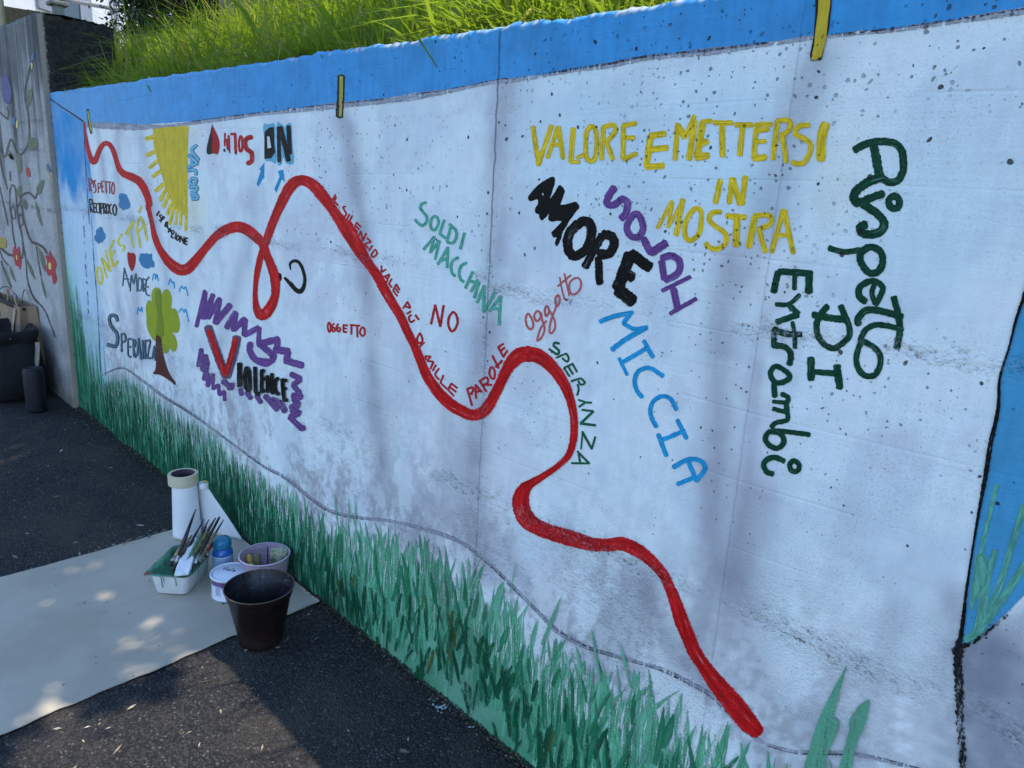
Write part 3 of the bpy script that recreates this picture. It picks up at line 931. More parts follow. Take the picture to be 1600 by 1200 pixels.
c = Coat(); word(c, z2, 'o268,945 246,1000 262,1090 292,1155 318,1110 314,1010 292,948; w=22 310,835 375,1070; w=36 312,830 420,985; w=20 355,725 428,990; w=34 412,755 455,930; w=26 408,740 466,600; w=26 436,800 482,735; w=30 460,935 515,862; 565,525 524,595 532,655 596,680 578,738; w=38 615,525 712,370; w=22 652,495 715,700; 795,312 752,440 780,600 795,690; w=30 795,312 836,390 882,600; w=24 768,490 862,400; w=22 778,258 810,172', 27)
c.done('painted_word', YELLOW_PALE, WALL, 'yellow painted word ONESTA climbing to the right')
# sun cut by the hem
c = Coat()
c.fill(z1('960,142 1100,132 1250,138 1370,136 1400,150 1392,300 1386,700 1386,1080 1388,1245 1340,1252 1290,1212 1240,1162 1186,1092 1158,1005 1110,932 1080,805 1052,702 1022,602 990,502 966,420 960,300'), 0.5, step=1.5)
word(c, z1, 'w=58 975,270 868,296; w=50 985,450 880,502; w=46 1010,570 910,655; w=48 1058,690 948,768; w=50 1085,860 990,945; w=46 1115,930 1042,1062; w=44 1155,990 1082,1145; w=40 1195,1085 1130,1240; w=38 1225,1120 1162,1360; w=34 1258,1160 1236,1365; w=34 1305,1205 1298,1372; w=34 1372,1230 1362,1440', 40)
c.done('painted_sun', YELLOW_SUN, WALL)
txt = '1500,378 1440,430 1470,490 1525,560; 1398,495 1512,598; 1512,600 1388,655; 1445,565 1445,635; 1390,690 1485,690 1488,745; o1440,795 1418,850 1480,862 1494,802; 1412,905 1500,895 1492,945 1432,965 1500,990; 1430,1010 1505,1005 1508,1045 1440,1045'
word(Coat(), z1, txt, 46).done('painted_word', STEEL, WALL, 'darker blue outline of the upright word VALORI')
word(Coat(0.0018), z1, txt, 28).done('painted_word', LIGHTBLUE, WALL, 'light blue upright painted word VALORI')
# heart, mirrored word and ON
Coat().fill(z3('250,120 228,230 192,370 184,460 205,490 240,482 262,450 262,160'), 0.2, step=1).done('painted_heart', BLACK_SOFT, WALL, 'black half of an upside down heart')
Coat(0.0012).fill(z3('262,160 300,205 338,300 347,390 332,470 315,490 290,480 258,450'), 0.2, step=1).done('painted_heart', RED_TEXT, WALL, 'red half of an upside down heart')
c = Coat(); word(c, z3, 'w=22 415,225 410,385; w=24 436,300 448,430; w=26 460,255 468,440; w=32 488,238 545,232; w=36 540,235 550,470; o605,265 588,355 602,452 630,420 628,290; w=58 750,275 698,285 662,345 692,430 745,470 748,570 695,602', 28)
c.done('painted_word', RED_TEXT, WALL, 'red painted word SOLDI written back to front')
c = Coat(0.0008); word(c, z3, 'w=24 404,425 408,455; w=16 470,440 476,470; w=16 548,465 552,490', 20).done('painted_dots', BLACK_SOFT, WALL)
c = Coat(); c.fill(z3('895,120 960,112 1035,112 1045,350 1055,592 985,575 912,552 905,330'), 0.3, step=1.5); c.fill(z3('1060,118 1120,112 1160,150 1185,115 1240,112 1256,350 1272,595 1180,600 1140,520 1122,605 1068,590'), 0.3, step=1.5)
c.done('painted_backing', LIGHTBLUE, WALL, 'blue shadow painted round the word ON')
c = Coat(0.0018); c.fill(z3('912,210 970,152 1025,150 1034,400 1046,462 992,540 910,545'), 0.3, False); word(c, z3, 'w=44 1088,150 1096,578; w=60 1108,150 1212,565; w=52 1212,140 1228,480', 50)
c.done('painted_word', BLACK, WALL, 'black painted word ON')
Coat(0.0026).fill(z3('948,265 978,270 1000,408 952,415'), 0.1, False).done('painted_gap', WHITEP, WALL)
for t_, lab in (('908,590 838,678 862,692 806,860 832,896 886,790 905,796 904,690', 'left of two small blue arrows'), ('1075,695 1142,680 1162,840 1126,795 1056,972 1030,922 1096,770', 'right of two small blue arrows')):
    Coat().fill(z3(t_), 0.15, False).done('painted_arrow', SKYP, WALL, lab)
c = Coat(); word(c, z2, 'w=22 1032,240 1000,295; 1065,285 1035,295 1060,335 1030,355; 1080,300 1050,380; 1080,302 1098,320 1070,345; 1118,375 1100,430; w=17 1130,372 1118,440; 1130,375 1155,390 1130,408 1150,470; 1170,450 1145,505; 1170,455 1195,530; 1160,490 1185,495; 1195,480 1222,500 1180,555 1215,575; 1245,510 1232,590; o1270,540 1248,575 1262,605 1282,575; 1300,550 1290,630; 1302,555 1338,640; 1345,560 1335,645; 1365,570 1352,648; 1365,572 1392,582; 1360,610 1388,618; 1352,650 1382,658', 17)
c.done('painted_word', BLACK, WALL, 'small black painted word ISPIRAZIONE')
Coat().fill(z2('645,746 678,765 710,760 738,800 735,890 712,962 690,990 655,930 634,835 634,772'), 0.2, step=1).done('painted_heart', RED_TEXT, WALL, 'small red heart above AMORE')
z5 = ZR(0, 300, 4)
txt = '778,475 768,585; 778,475 812,600; 776,542 808,545; 814,620 822,520 836,572 850,512 858,622; o868,540 862,600 882,615 886,552; 893,540 897,622; 893,542 914,552 906,580 895,586 915,632; 934,530 914,560 914,632 938,648; 914,592 932,594'
word(Coat(), z5, txt, 8.5).done('painted_word', NAVY, WALL, 'dark outline of the small word AMORE')
word(Coat(0.0018), z5, txt, 3.5).done('painted_word', STEEL, WALL, 'grey blue small word AMORE under a heart')
for t_ in ('954,552 960,515 970,516 973,545 981,515 991,555', '1052,580 1066,545 1080,572 1087,560 1091,602', '1122,622 1135,588 1149,606 1160,593 1176,648', '858,765 864,722 876,746 886,720 890,752', '1118,752 1136,728 1152,752 1162,733 1180,812'):
    word(Coat(), z5, t_, 7).done('painted_bird', SKYP, WALL)
z6 = ZR(140, 450, 7.5)
Coat().fill(z6('730,150 724,80 748,12 792,-8 832,20 848,72 870,30 912,14 946,50 966,130 962,234 1002,240 1038,300 1060,420 1052,500 1020,526 975,520 1010,580 1030,660 1012,730 980,744 944,715 920,750 882,766 858,740 790,625 750,612 700,530 670,440 667,330 658,250 675,160 700,145'), 0.2, step=1.2).done('painted_crown', LIME, WALL, 'lime green crown of the painted tree')
Coat(0.0018).fill(z6('782,30 835,30 842,160 850,330 868,440 862,560 785,560 790,420 800,300 776,160'), 0.3, step=1.2).done('painted_crown', LIME_DK, WALL, 'darker stripe down the painted tree crown')
Coat(0.0026).fill(z6('782,570 838,576 848,650 862,750 892,870 940,1000 1012,1110 1000,1132 950,1090 840,1022 750,1003 776,950 786,800'), 0.2, step=1.2).done('painted_trunk', BROWN, WALL, 'brown trunk of the painted tree')
txt = 'w=42 330,385 312,335 262,318 232,360 252,440 318,525 332,610 308,685 258,675 212,662; 374,535 378,745; 374,540 416,545 420,615 380,640; 452,600 455,780 492,808; 452,598 492,594; 455,690 490,688; 512,600 520,805; 512,602 541,625 535,685 516,700 546,815; 578,590 560,790; 578,590 606,836; 567,735 598,755; 622,612 627,830; 622,615 654,825; 655,612 656,828; 672,620 712,624 682,806 720,820; 762,680 736,830; 762,680 772,848'
word(Coat(), z6, txt, 23).done('painted_word', NAVY, WALL, 'dark outline of the small word SPERANZA beside the tree')
t2 = txt.replace('w=42', 'w=18')
word(Coat(0.0020), z6, t2, 9).done('painted_word', STEEL, WALL, 'blue small word SPERANZA beside the painted tree')

# ---- VIOLENCE in purple scribble
z7, z8 = ZR(290, 430, 8), ZR(290, 560, 8)
c = Coat()
word(c, z7, 'w=52 138,640 245,195; w=66 245,215 222,540; w=66 225,540 345,245; w=60 340,250 280,540; w=70 285,530 430,295; w=66 428,300 372,600; w=78 378,595 560,372; w=82 632,470 515,655; w=70 628,475 598,690; w=80 600,680 745,550; w=70 748,555 735,750; w=72 738,750 915,655; w=60 922,655 915,850; w=85 905,860 1160,800; w=80 930,860 1110,1010; w=80 1150,800 1150,910; w=92 1120,925 1290,955; w=78 1290,960 1258,1060; w=88 1250,1065 1465,1128; w=80 815,850 806,950 880,1055 1000,1105 1085,1060 1105,990; w=70 880,1060 1080,1080', 70)
word(c, z8, 'w=50 198,-115 158,95; w=56 198,-115 215,150; w=50 262,-45 212,155; w=46 255,-40 285,60; w=58 280,50 235,265; w=44 235,200 280,180; w=50 290,195 280,345; w=46 282,340 352,195; w=40 350,200 345,385; w=42 348,380 412,330; w=44 415,330 425,450; w=46 425,455 492,412; w=40 488,412 490,525; w=72 470,285 590,370; w=60 540,380 600,320; w=58 690,385 704,455; w=64 770,420 820,500; w=62 890,465 945,550; w=72 1000,465 1150,640; w=90 1080,520 1180,560; w=80 1190,540 1245,660; w=72 1325,195 1440,255; w=66 1440,265 1350,325; w=66 1350,335 1430,430; w=96 1345,475 1450,470; w=80 1360,500 1415,575; w=80 1415,585 1320,615; w=84 1330,640 1430,690; w=80 1400,690 1315,735; w=72 1310,735 1460,880; w=66 1450,885 1492,862', 60)
c.done('painted_scribble', PURPLE, WALL)
c = Coat(0.0030); word(c, z7, '288,648 400,980 515,1265; 648,775 600,1000 520,1265', 104).done('painted_letter', PURPLE_DK, WALL, 'grey purple edge of the big letter V')
c = Coat(0.0045); word(c, z7, '302,690 408,990 508,1250; 640,792 585,1000 512,1245', 62).done('painted_letter', RED, WALL, 'big red letter V of VIOLENCE')
c = Coat(0.0050); word(c, z8, 'w=64 688,62 688,345; o770,115 756,250 772,375 812,390 815,250 800,140; 880,110 888,420; w=50 890,430 935,440; 965,145 962,415; 965,160 995,150; 965,275 998,245; 965,410 1005,405; 1036,215 1042,420; w=36 1042,225 1085,400; 1092,190 1098,440; 1172,245 1132,295 1142,420 1182,440; 1222,262 1242,505; 1222,265 1275,275; w=36 1230,382 1275,372; 1245,512 1285,520', 46)
c.done('painted_word', BLACK, WALL, 'black letters IOLENCE after the big V')
c = Coat(); word(c, ZR(400, 390, 8), 'o912,912 898,960 916,1030 936,1000 930,930; 978,925 952,958 962,1020 990,1010 985,978 970,975; 1032,930 1012,960 1026,1024 1055,1010 1050,978 1035,978; 1095,942 1096,1030; 1095,942 1146,948; 1095,985 1136,986; 1096,1030 1136,1030; 1180,942 1242,948; 1196,946 1193,1058; 1248,946 1302,952; 1266,950 1270,1092; o1330,972 1300,1030 1332,1080 1362,1050 1356,988', 23)
c.done('painted_word', RED_TEXT, WALL, 'small red painted word OGGETTO')

# ---- the sentence along the ribbon
z9, z10 = ZR(600, 400, 8), ZR(630, 520, 8)
c = Coat(); word(c, z4, '195,112 156,184; 206,142 178,196; 178,196 230,248', 21).done('painted_word', RED_TEXT, WALL, 'red painted word IL at the start of the sentence')
c = Coat(); word(c, z4, '322,262 288,272 330,350 302,386 262,352; 370,358 342,415; 405,378 370,440; 370,440 412,498; 460,460 430,530; 430,530 470,582; 460,460 512,515; 446,495 492,552; 512,570 485,628; 512,572 536,688; 536,688 580,596; 590,655 640,702; 640,702 556,732; 556,732 606,782; 655,750 615,812; o692,802 648,860 664,895 714,852', 22).done('painted_word', RED_TEXT, WALL, 'red painted word SILENZIO')
c = Coat(); word(c, z4, '770,1000 770,1082; 770,1082 826,1046', 22); word(c, z9, '-14,262 70,230; 70,230 34,330; 8,248 42,286; 98,285 62,350; 62,350 100,390; 156,352 116,430; 116,430 170,502; 156,352 196,425; 136,390 184,460', 22).done('painted_word', RED_TEXT, WALL, 'red painted word VALE')
c = Coat(); word(c, z9, '295,572 242,652; 295,572 328,645 272,628; 338,690 288,722; 344,735 310,770 340,825 382,800; w=28 396,738 436,795', 24).done('painted_word', RED_TEXT, WALL, 'red painted word PIU with its accent')
c = Coat(); word(c, z9, '450,962 414,1040 440,1090 482,1060 472,1000 450,962; 506,1080 440,1138', 25).done('painted_word', RED_TEXT, WALL, 'red painted word DI in the sentence')
c = Coat(); word(c, z10, '276,292 290,330; 276,292 346,295; 346,295 302,350; 302,350 382,362; 382,362 342,448; 410,402 370,474; 448,445 402,520 450,584; 506,532 466,622; 466,622 550,702; 604,632 562,710; 562,710 636,788; 604,632 680,690; 584,675 664,738', 24).done('painted_word', RED_TEXT, WALL, 'red painted word MILLE')
c = Coat(); word(c, z10, '802,700 862,908; 802,700 872,684 866,740 826,772; 906,650 912,820; 906,650 984,738; 914,745 960,722; 960,602 1042,735; 960,602 1040,555 1062,615 1000,655; 1005,648 1112,650; o1102,430 1078,500 1102,560 1138,572 1148,500 1130,442; 1118,285 1196,442; 1160,430 1240,345; 1190,178 1255,300; 1190,178 1256,136; 1225,224 1272,184; 1255,300 1305,220', 27).done('painted_word', RED_TEXT, WALL, 'red painted word PAROLE at the end of the sentence')
c = Coat(); word(c, z9, '590,848 642,612; 642,612 706,880; 706,880 748,618; o868,700 822,752 804,830 818,900 850,942 898,900 922,822 908,742', 30).done('painted_word', RED_TEXT, WALL, 'red painted word NO')

# ---- teal SOLDI MACCHINA
z11 = ZR(640, 300, 10)
c = Coat(); word(c, z11, '258,168 200,184 170,240 210,310 270,388 268,470 212,522 150,498 88,430; o390,378 342,430 328,510 352,580 400,588 444,520 452,450 430,395; 542,440 472,650; 472,650 562,718; 622,500 716,590 736,680 698,780 640,796 592,775 622,640 640,560; 860,640 796,890', 46).done('painted_word', TEALP, WALL, 'teal painted word SOLDI')
c = Coat(); word(c, z11, '222,898 388,698; 388,698 328,945; 330,940 468,765; 468,765 402,1050; 602,866 442,1130; 602,866 588,1180; 500,1068 590,1040', 45); word(c, z9, '930,20 868,52 840,120 852,212 890,250; 1035,86 970,120 942,200 960,290 1002,320; 1112,196 1020,398; 1172,300 1092,442; 1062,310 1132,326; 1192,322 1132,520; 1256,372 1166,580; 1256,372 1244,690; 1396,448 1250,700; 1460,502 1320,692; 1462,502 1440,862; 1375,660 1450,655', 38).done('painted_word', TEALP, WALL, 'teal painted word MACCHINA running downhill')

# ---- yellow VALORE E METTERSI IN MOSTRA
z12, z13, z14 = ZR(820, 170, 6.6667), ZR(1040, 170, 5.926), ZR(1020, 260, 6.6667)
c = Coat(); word(c, z12, '86,190 145,585; 145,580 280,175; w=46 345,190 240,510; w=50 355,190 400,515; w=42 290,380 372,368; w=56 505,205 482,555; w=40 482,555 572,552; w=42 545,510 612,480; o690,182 642,260 637,400 645,510 700,548 740,480 752,310 730,205; 820,195 802,525; 820,195 920,165 945,240 850,345; 855,345 920,525; 1030,175 1025,520; 1030,172 1158,152; 1040,302 1138,300; 1030,528 1165,468', 50).done('painted_word', YELLOW, WALL, 'yellow painted word VALORE')
c = Coat(); word(c, z12, '1310,285 1268,600; 1305,282 1462,258; 1315,425 1485,405; 1268,605 1445,592', 66).done('painted_word', YELLOW, WALL, 'yellow painted letter E set low between two words')
c = Coat(); word(c, z13, '112,140 88,470; w=62 112,155 182,262; w=42 266,65 186,262; w=58 270,110 218,465; w=64 345,125 292,450; w=42 340,118 428,112; w=58 330,325 388,300; w=64 285,450 395,432; 450,130 618,130; w=54 522,150 530,440; 650,148 800,148; w=52 718,150 688,430; 842,148 816,460; 842,148 980,142; w=42 850,205 950,190; w=42 840,305 925,300; w=58 820,462 925,445; 1036,112 996,465; 1036,112 1150,112 1146,195 1070,245; 1080,245 1120,490; 1330,150 1236,160 1205,230 1290,278 1348,340 1318,450 1260,508 1172,495; w=84 1486,140 1452,240 1438,470', 48).done('painted_word', YELLOW, WALL, 'yellow painted word METTERSI')
c = Coat(); word(c, z14, '705,145 656,378; 826,130 800,378; 835,130 908,395; 966,108 930,390', 60).done('painted_word', YELLOW, WALL, 'yellow painted word IN')
c = Coat(); word(c, z14, 'w=40 200,362 52,640; w=38 205,380 160,635; w=32 318,340 185,600; w=54 315,345 245,715; o440,440 372,520 332,640 352,748 410,768 488,690 508,560 498,460; 708,472 622,482 592,560 662,630 758,700 758,800 680,858 602,848 552,800; w=58 772,515 968,530; w=72 880,535 868,825; w=68 1062,530 1002,835; 1062,512 1215,512 1232,590 1100,658; 1108,665 1175,890; 1360,455 1240,890; 1370,455 1462,900; w=48 1295,720 1425,710', 53).done('painted_word', YELLOW, WALL, 'yellow painted word MOSTRA')

# ---- big black AMORE and purple SOLDI
z15, z16 = ZR(810, 270, 5.456), ZR(930, 280, 5.4545)
c = Coat()
c.fill(z15('82,218 100,180 180,95 258,46 298,34 312,50 310,92 290,160 272,218 302,178 338,118 358,104 395,148 390,182 366,252 362,272 420,264 490,248 522,290 500,322 445,398 404,468 378,505 366,560 330,625 312,600 326,552 300,550 282,512 300,490 368,416 330,412 272,414 255,390 260,350 240,372 205,406 180,385 175,356 150,345 142,312 170,255 160,226 104,244'), 0.6, step=1.2)
c.done('painted_word', BLACK, WALL, 'heavy black first two letters A and M of the big word AMORE')
Coat(0.0018).fill(z15('206,178 216,172 220,186 212,196'), 0.1, False).done('painted_gap', WHITEP, WALL)
c = Coat(); word(c, z15, 'o560,412 472,470 422,560 432,670 492,708 580,650 622,540 618,445; w=68 715,530 570,800; w=82 725,525 800,545 815,620 770,690 690,690; w=64 685,725 692,940; w=96 965,690 1118,808; w=104 950,700 850,985; w=92 890,850 975,890; w=112 855,1000 975,1095', 84)
c.done('painted_word', BLACK, WALL, 'last three letters of the big thick black word AMORE')
c = Coat(); word(c, z16, '165,72 118,140 100,205 155,222 235,170 278,210 262,290 222,335; w=58 o350,292 292,350 272,430 312,488 370,488 410,420 390,335; 412,505 478,632; w=70 480,628 605,545; w=58 568,700 590,850; 570,672 650,652 708,685 726,750 690,815 600,858; w=36 572,950 812,832; w=60 668,935 705,1100; w=36 640,1145 862,1018', 62)
c.done('painted_word', PURPLE, WALL, 'purple painted word SOLDI slanting down')

# ---- oggetto, green SPERANZA, MICCIA
c = Coat(); word(c, ZR(810, 420, 10), 'o152,702 117,780 142,900 200,945 236,870 206,770; o292,662 248,740 292,818 348,760 338,685; w=30 358,690 380,820 412,930 372,1060 302,1125 302,1080 350,930 440,812; o440,582 416,650 432,738 480,682 468,602; w=30 478,642 530,722 574,830 568,940 520,1008 490,980 502,850 542,720 590,600; o620,412 582,470 592,578 630,560 648,462; w=22 648,130 682,320 732,482 780,470; w=26 720,72 760,250 800,425; w=28 618,272 822,98; w=28 o900,142 822,190 797,280 822,380 880,398 958,330 984,222 950,152', 33)
c.done('painted_word', ROSE, WALL, 'dusty pink joined up word oggetto')
c = Coat(); word(c, ZR(840, 520, 5.455), 'w=20 186,92 148,85 140,112 180,150 170,184 100,138; 160,212 246,176; 246,176 266,215 250,246 212,215; 226,300 302,262; 226,300 274,370; 258,282 304,352; 300,265 338,334; 290,412 370,386; 370,386 405,424 372,442 348,410; 342,440 352,480 338,532; 350,570 412,592; 412,592 462,595; 412,592 355,630; 380,656 478,668; w=20 478,668 368,772; w=22 368,772 495,788; w=13 385,850 372,990; w=20 382,842 464,988; 464,988 494,885; 290,1110 442,1112; 442,1112 342,1010; 352,1030 365,1108', 17)
c.done('painted_word', MIDGREEN, WALL, 'green painted word SPERANZA curving beside the ribbon')
c = Coat(); word(c, ZR(920, 470, 4), 'w=30 72,130 150,100 260,75; 272,68 216,140; 216,140 285,176 365,165; w=32 362,168 240,235 146,305; 345,250 402,352; 212,384 370,292; w=22 190,358 241,462; 466,470 380,420 312,440 288,500 302,560 335,602; 550,680 510,612 452,597 397,640 387,710 424,788; 555,745 612,860; 462,868 600,812; 436,835 486,968; w=30 530,1040 620,992 698,1000 728,1050 670,1125; 622,1000 672,1122; 556,1145 670,1098', 28)
c.done('painted_word', SKYP, WALL, 'bright blue painted word MICCIA running down')

# ---- dark green Rispetto DI Entrambi, turned on its side
z17, z18, z19, z20 = ZR(1280, 200, 5.7125), ZR(1250, 390, 5.455), ZR(1180, 410, 6.318), ZR(1170, 580, 7.055)
c = Coat()
word(c, z17, 'w=68 318,195 430,138 560,122 680,140 742,220 750,380 700,470 620,482 560,440; w=80 490,170 515,300 540,430; w=82 555,442 440,480 335,560 312,630 355,675; w=70 345,670 470,622 570,585; w=76 390,680 500,752 575,830 562,910 480,948 392,940 362,890 418,862; w=62 o672,605 622,645 642,710 700,712 716,650; w=52 90,1072 220,1105 370,1088', 70)
word(c, z18, 'w=62 o512,70 545,150 602,202 668,185 706,110 688,20 615,-22 540,5; w=58 560,445 505,395 512,320 580,272; w=52 580,272 650,272 708,325 680,405 645,465; w=44 645,462 615,380 632,300; w=60 505,635 492,600 545,528 620,512 740,535 870,572; w=56 800,405 840,560 852,700 825,838; w=50 875,682 750,650 640,642 555,690 515,780; w=52 o525,790 482,920 502,1020 570,1078 648,1058 688,960 668,870 600,812', 52)
c.done('painted_word', DKGREEN, WALL, 'dark green painted word Rispetto turned on its side')
c = Coat(); word(c, z18, 'w=62 115,555 250,580 400,598; w=54 235,480 152,600 152,720 210,808 290,840 370,790 422,730 415,640 348,480; w=64 95,925 95,1105; w=52 110,1040 318,1058; w=66 316,990 340,1175', 56).done('painted_word', DKGREEN, WALL, 'dark green painted word DI turned on its side')
c = Coat()
word(c, z19, 'w=68 240,90 555,110; 228,95 182,290; w=48 390,130 390,265; w=74 535,120 530,295; w=44 205,412 330,412 440,320; w=56 340,425 428,508; w=62 425,515 215,590; w=44 370,590 388,700 395,845; w=62 455,710 300,702 182,660; w=56 185,700 186,815; w=62 180,818 290,832 352,900 340,1005', 68)
word(c, z20, 'w=60 o456,60 400,-8 300,-55 246,0 254,80 312,128 400,112; w=64 278,140 290,275; w=56 365,250 438,290 420,348; w=46 415,345 270,335; w=60 415,360 425,440; w=50 420,450 270,412; w=54 430,460 430,530 390,548 295,570 252,618; w=54 672,698 400,662 268,652; w=60 o232,665 184,740 234,818 310,848 376,810 386,740 342,685; w=62 392,988 280,948 192,982 167,1040 202,1108 268,1128; w=58 o500,985 452,1030 480,1098 540,1098 558,1030', 58)
c.done('painted_word', DKGREEN, WALL, 'dark green painted word Entrambi turned on its side')

# ---- outlines of the cloth
def wobble_line(pts, w, mat, name, label=None, base=0.0016, rag=0.25, par=WALL):
    cc = Coat(base)
    cc.stroke([(a[0], a[1], (a[2] if len(a) > 2 else w)) for a in pts], w, False, rag)
    return cc.done(name, mat, par, label)


band_px = [(131, 192), (145, 193), (170, 194), (220, 196), (260, 194), (300, 190), (360, 182), (400, 177), (450, 172), (500, 165), (530, 162), (600, 155), (650, 148), (700, 140), (740, 132), (780, 124), (800, 123), (850, 116), (900, 108), (950, 100), (1000, 90), (1050, 84), (1100, 79), (1150, 73), (1200, 67), (1270, 56), (1300, 54), (1350, 50), (1400, 44), (1450, 37), (1500, 30), (1570, 19), (1640, 8)]
wobble_line([(u, v + 2.5, 7 + 2.5 * math.sin(u * 0.013) + 2 * math.sin(u * 0.041)) for u, v in band_px], 7, LINEP, 'painted_line', 'grey line along the top of the painted cloth', 0.0012)
for a, b, w in ((18, 25, 3.2), (6, 12, 1.6), (27, 33, 3.0), (13, 17, 1.4)):
    wobble_line([(u, v - 0.2, w) for u, v in band_px[a - 1:b]], w, LINE_DK, 'painted_line', None, 0.0018, 0.5)
hem_px = [(160, 586), (172, 580), (185, 575), (200, 578), (230, 600), (260, 622), (290, 640), (330, 668), (370, 698), (400, 720), (420, 733), (440, 743), (460, 757), (480, 774), (510, 795), (540, 805), (575, 810), (600, 812), (650, 823), (700, 838), (720, 847), (740, 860), (770, 885), (800, 915), (830, 945), (850, 965), (870, 985), (895, 1000), (920, 1012), (960, 1024), (1000, 1035), (1040, 1048), (1080, 1068), (1110, 1085), (1140, 1115), (1170, 1145), (1200, 1163), (1225, 1171), (1250, 1175), (1290, 1176), (1330, 1177), (1380, 1187), (1440, 1203)]
wobble_line([(u, v, 2.5 + 4.5 * min(1, u / 900) + 1.2 * math.sin(u * 0.03)) for u, v in hem_px], 5, LINEP, 'painted_line', 'grey blue curved hem of the painted cloth', 0.0010)
for i0, i1, dv, w_ in ((1, 7, 0.6, 1.2), (5, 15, 1.0, 1.5), (13, 18, 2.0, 1.4), (19, 26, 2.4, 1.5), (24, 30, -1.5, 1.6), (28, 35, 2.2, 2.2), (31, 34, -2.4, 1.3), (36, 41, 2.0, 2.6), (40, 46, -2.0, 1.6)):
    wobble_line([(u, v + dv, w_ * (0.7 + 0.5 * math.sin(u * 0.05))) for u, v in hem_px[i0:i1]], 2, LINE_DK, 'painted_line', None, 0.0012, 0.6)
c = Coat(0.0012)       # far edge of the cloth and the string to the corner
c.stroke([(131, 190, 1.2), (133, 240, 1.4), (136, 290, 1.2), (140, 350, 1.0)], None, rag=0.4)
for k, (ya, yb) in enumerate(((334, 343), (352, 371), (377, 383), (392, 404), (413, 432), (439, 443), (455, 476), (482, 490))):
    c.stroke([(130 + (ya - 334) * 0.055 + 0.8 * math.sin(ya), ya, 0.8 + 0.5 * (k % 3)), (130.3 + (yb - 334) * 0.055, yb, 0.9 + 0.4 * (k % 2))], None, rag=0.7)
c.stroke([(143, 340, 0.9), (148, 420, 1.1), (153, 480, 1.1), (156, 545, 1.3), (158, 580, 1.2)], None, rag=0.4)
c.done('painted_line', paint_mat('thin_navy_line', P(50, 72, 112), var=0.2, dry=0.6), WALL, 'thin broken outline at the far edge of the painted cloth')
wobble_line([(77, 153, 1.6), (95, 166, 2.0), (112, 177, 2.2), (131, 190, 2.4)], 2, BLACK_SOFT, 'painted_string', None, 0.0016)

# ---- painted clothes pegs
c = Coat(0.0022); word(c, ZR(0, 0, 1), 'w=11 534,119 533,150 531,182', 9); c.done('painted_peg', BLACK_SOFT, WALL, 'dark edge of the middle painted peg')
PEG = paint_mat('olive_yellow_paint', P(140, 150, 76), var=0.2, worn=0.3)
PEG2 = paint_mat('mustard_paint', P(160, 158, 56), var=0.18, worn=0.3)
Coat(0.0030).fill([(532, 119), (537.5, 119.5), (537, 150), (535, 182), (531, 182), (531.5, 150)], 0.2, False).done('painted_peg', PEG, WALL, 'olive peg painted in the middle of the line')
Coat(0.0022).fill([(1275, -30), (1302, -30), (1300, 10), (1296, 45), (1289, 72), (1285, 93), (1268, 95), (1266, 86), (1272, 60), (1275, 20)], 0.6, False).done('painted_peg', BLACK_SOFT, WALL, 'dark edge of the near painted peg')
Coat(0.0030).fill([(1281, -30), (1299, -30), (1298, 8), (1295, 30), (1292, 62), (1284, 90), (1276, 94), (1268, 94), (1273, 70), (1275, 52), (1279, 20)], 0.6, False).done('painted_peg', PEG2, WALL, 'mustard yellow peg painted at the near end of the line')
c = Coat(0.0024); c.stroke([(137.5, 171, 3.4), (140, 190, 3.4), (143, 208, 3.0)], None); c.done('painted_peg', BLACK_SOFT, WALL, 'dark edge of the far painted peg')
c = Coat(0.0030); c.stroke([(138.5, 174, 1.8), (141, 190, 2.0), (144, 206, 1.8)], None); c.done('painted_peg', PEG, WALL, 'small olive peg painted at the far end of the line')

# ---- the sky and reeds painted beyond the near edge of the cloth
edge_px = [(1640, 380), (1612, 430), (1600, 465), (1588, 500), (1578, 540), (1563, 590), (1560, 640), (1549, 690), (1541, 740), (1530, 800), (1520, 860), (1511, 920), (1504, 980), (1499, 1008)]
c = Coat(0.0010)
c.fill(edge_px + [(1520, 1000), (1540, 985), (1570, 960), (1600, 930), (1660, 870), (1790, 700), (1760, 400)], 0.4)
SKYM = paint_mat('painted_sky_blue', P(58, 142, 214), var=0.10, worn=0.3)
c.done('painted_sky', SKYM, WALL)
c = Coat(0.0016)
word(c, ZR(0, 0, 1), 'w=7 1558,757 1545,810 1530,880 1518,950; w=10 1600,790 1582,850 1560,920 1535,975; w=16 1524,930 1530,890 1532,870 1540,900 1530,980 1512,1000; w=12 1610,870 1590,900 1560,945 1530,985; w=9 1555,860 1545,900 1532,940', 8, 0.1)
REED = paint_mat('painted_reed_green', P(70, 142, 148), var=0.15, worn=0.3)
c.done('painted_reeds', REED, WALL)
wobble_line([(u, v, 5.5 + 2.0 * math.sin(v * 0.02)) for u, v in edge_px], 6, BLACK, 'painted_line', 'black line down the near edge of the painted cloth', 0.0030, 0.3)
wobble_line([(1499, 1000, 9), (1497, 1018, 15), (1499, 1060, 13), (1500, 1110, 13), (1503, 1160, 12), (1507, 1230, 10)], 12, DRYBLACK, 'painted_line', None, 0.0032, 0.5)
wobble_line([(1500, 1010, 10), (1520, 1003, 6), (1545, 985, 5), (1575, 960, 4)], 5, DRYBLACK, 'painted_line', None, 0.0034, 0.6)

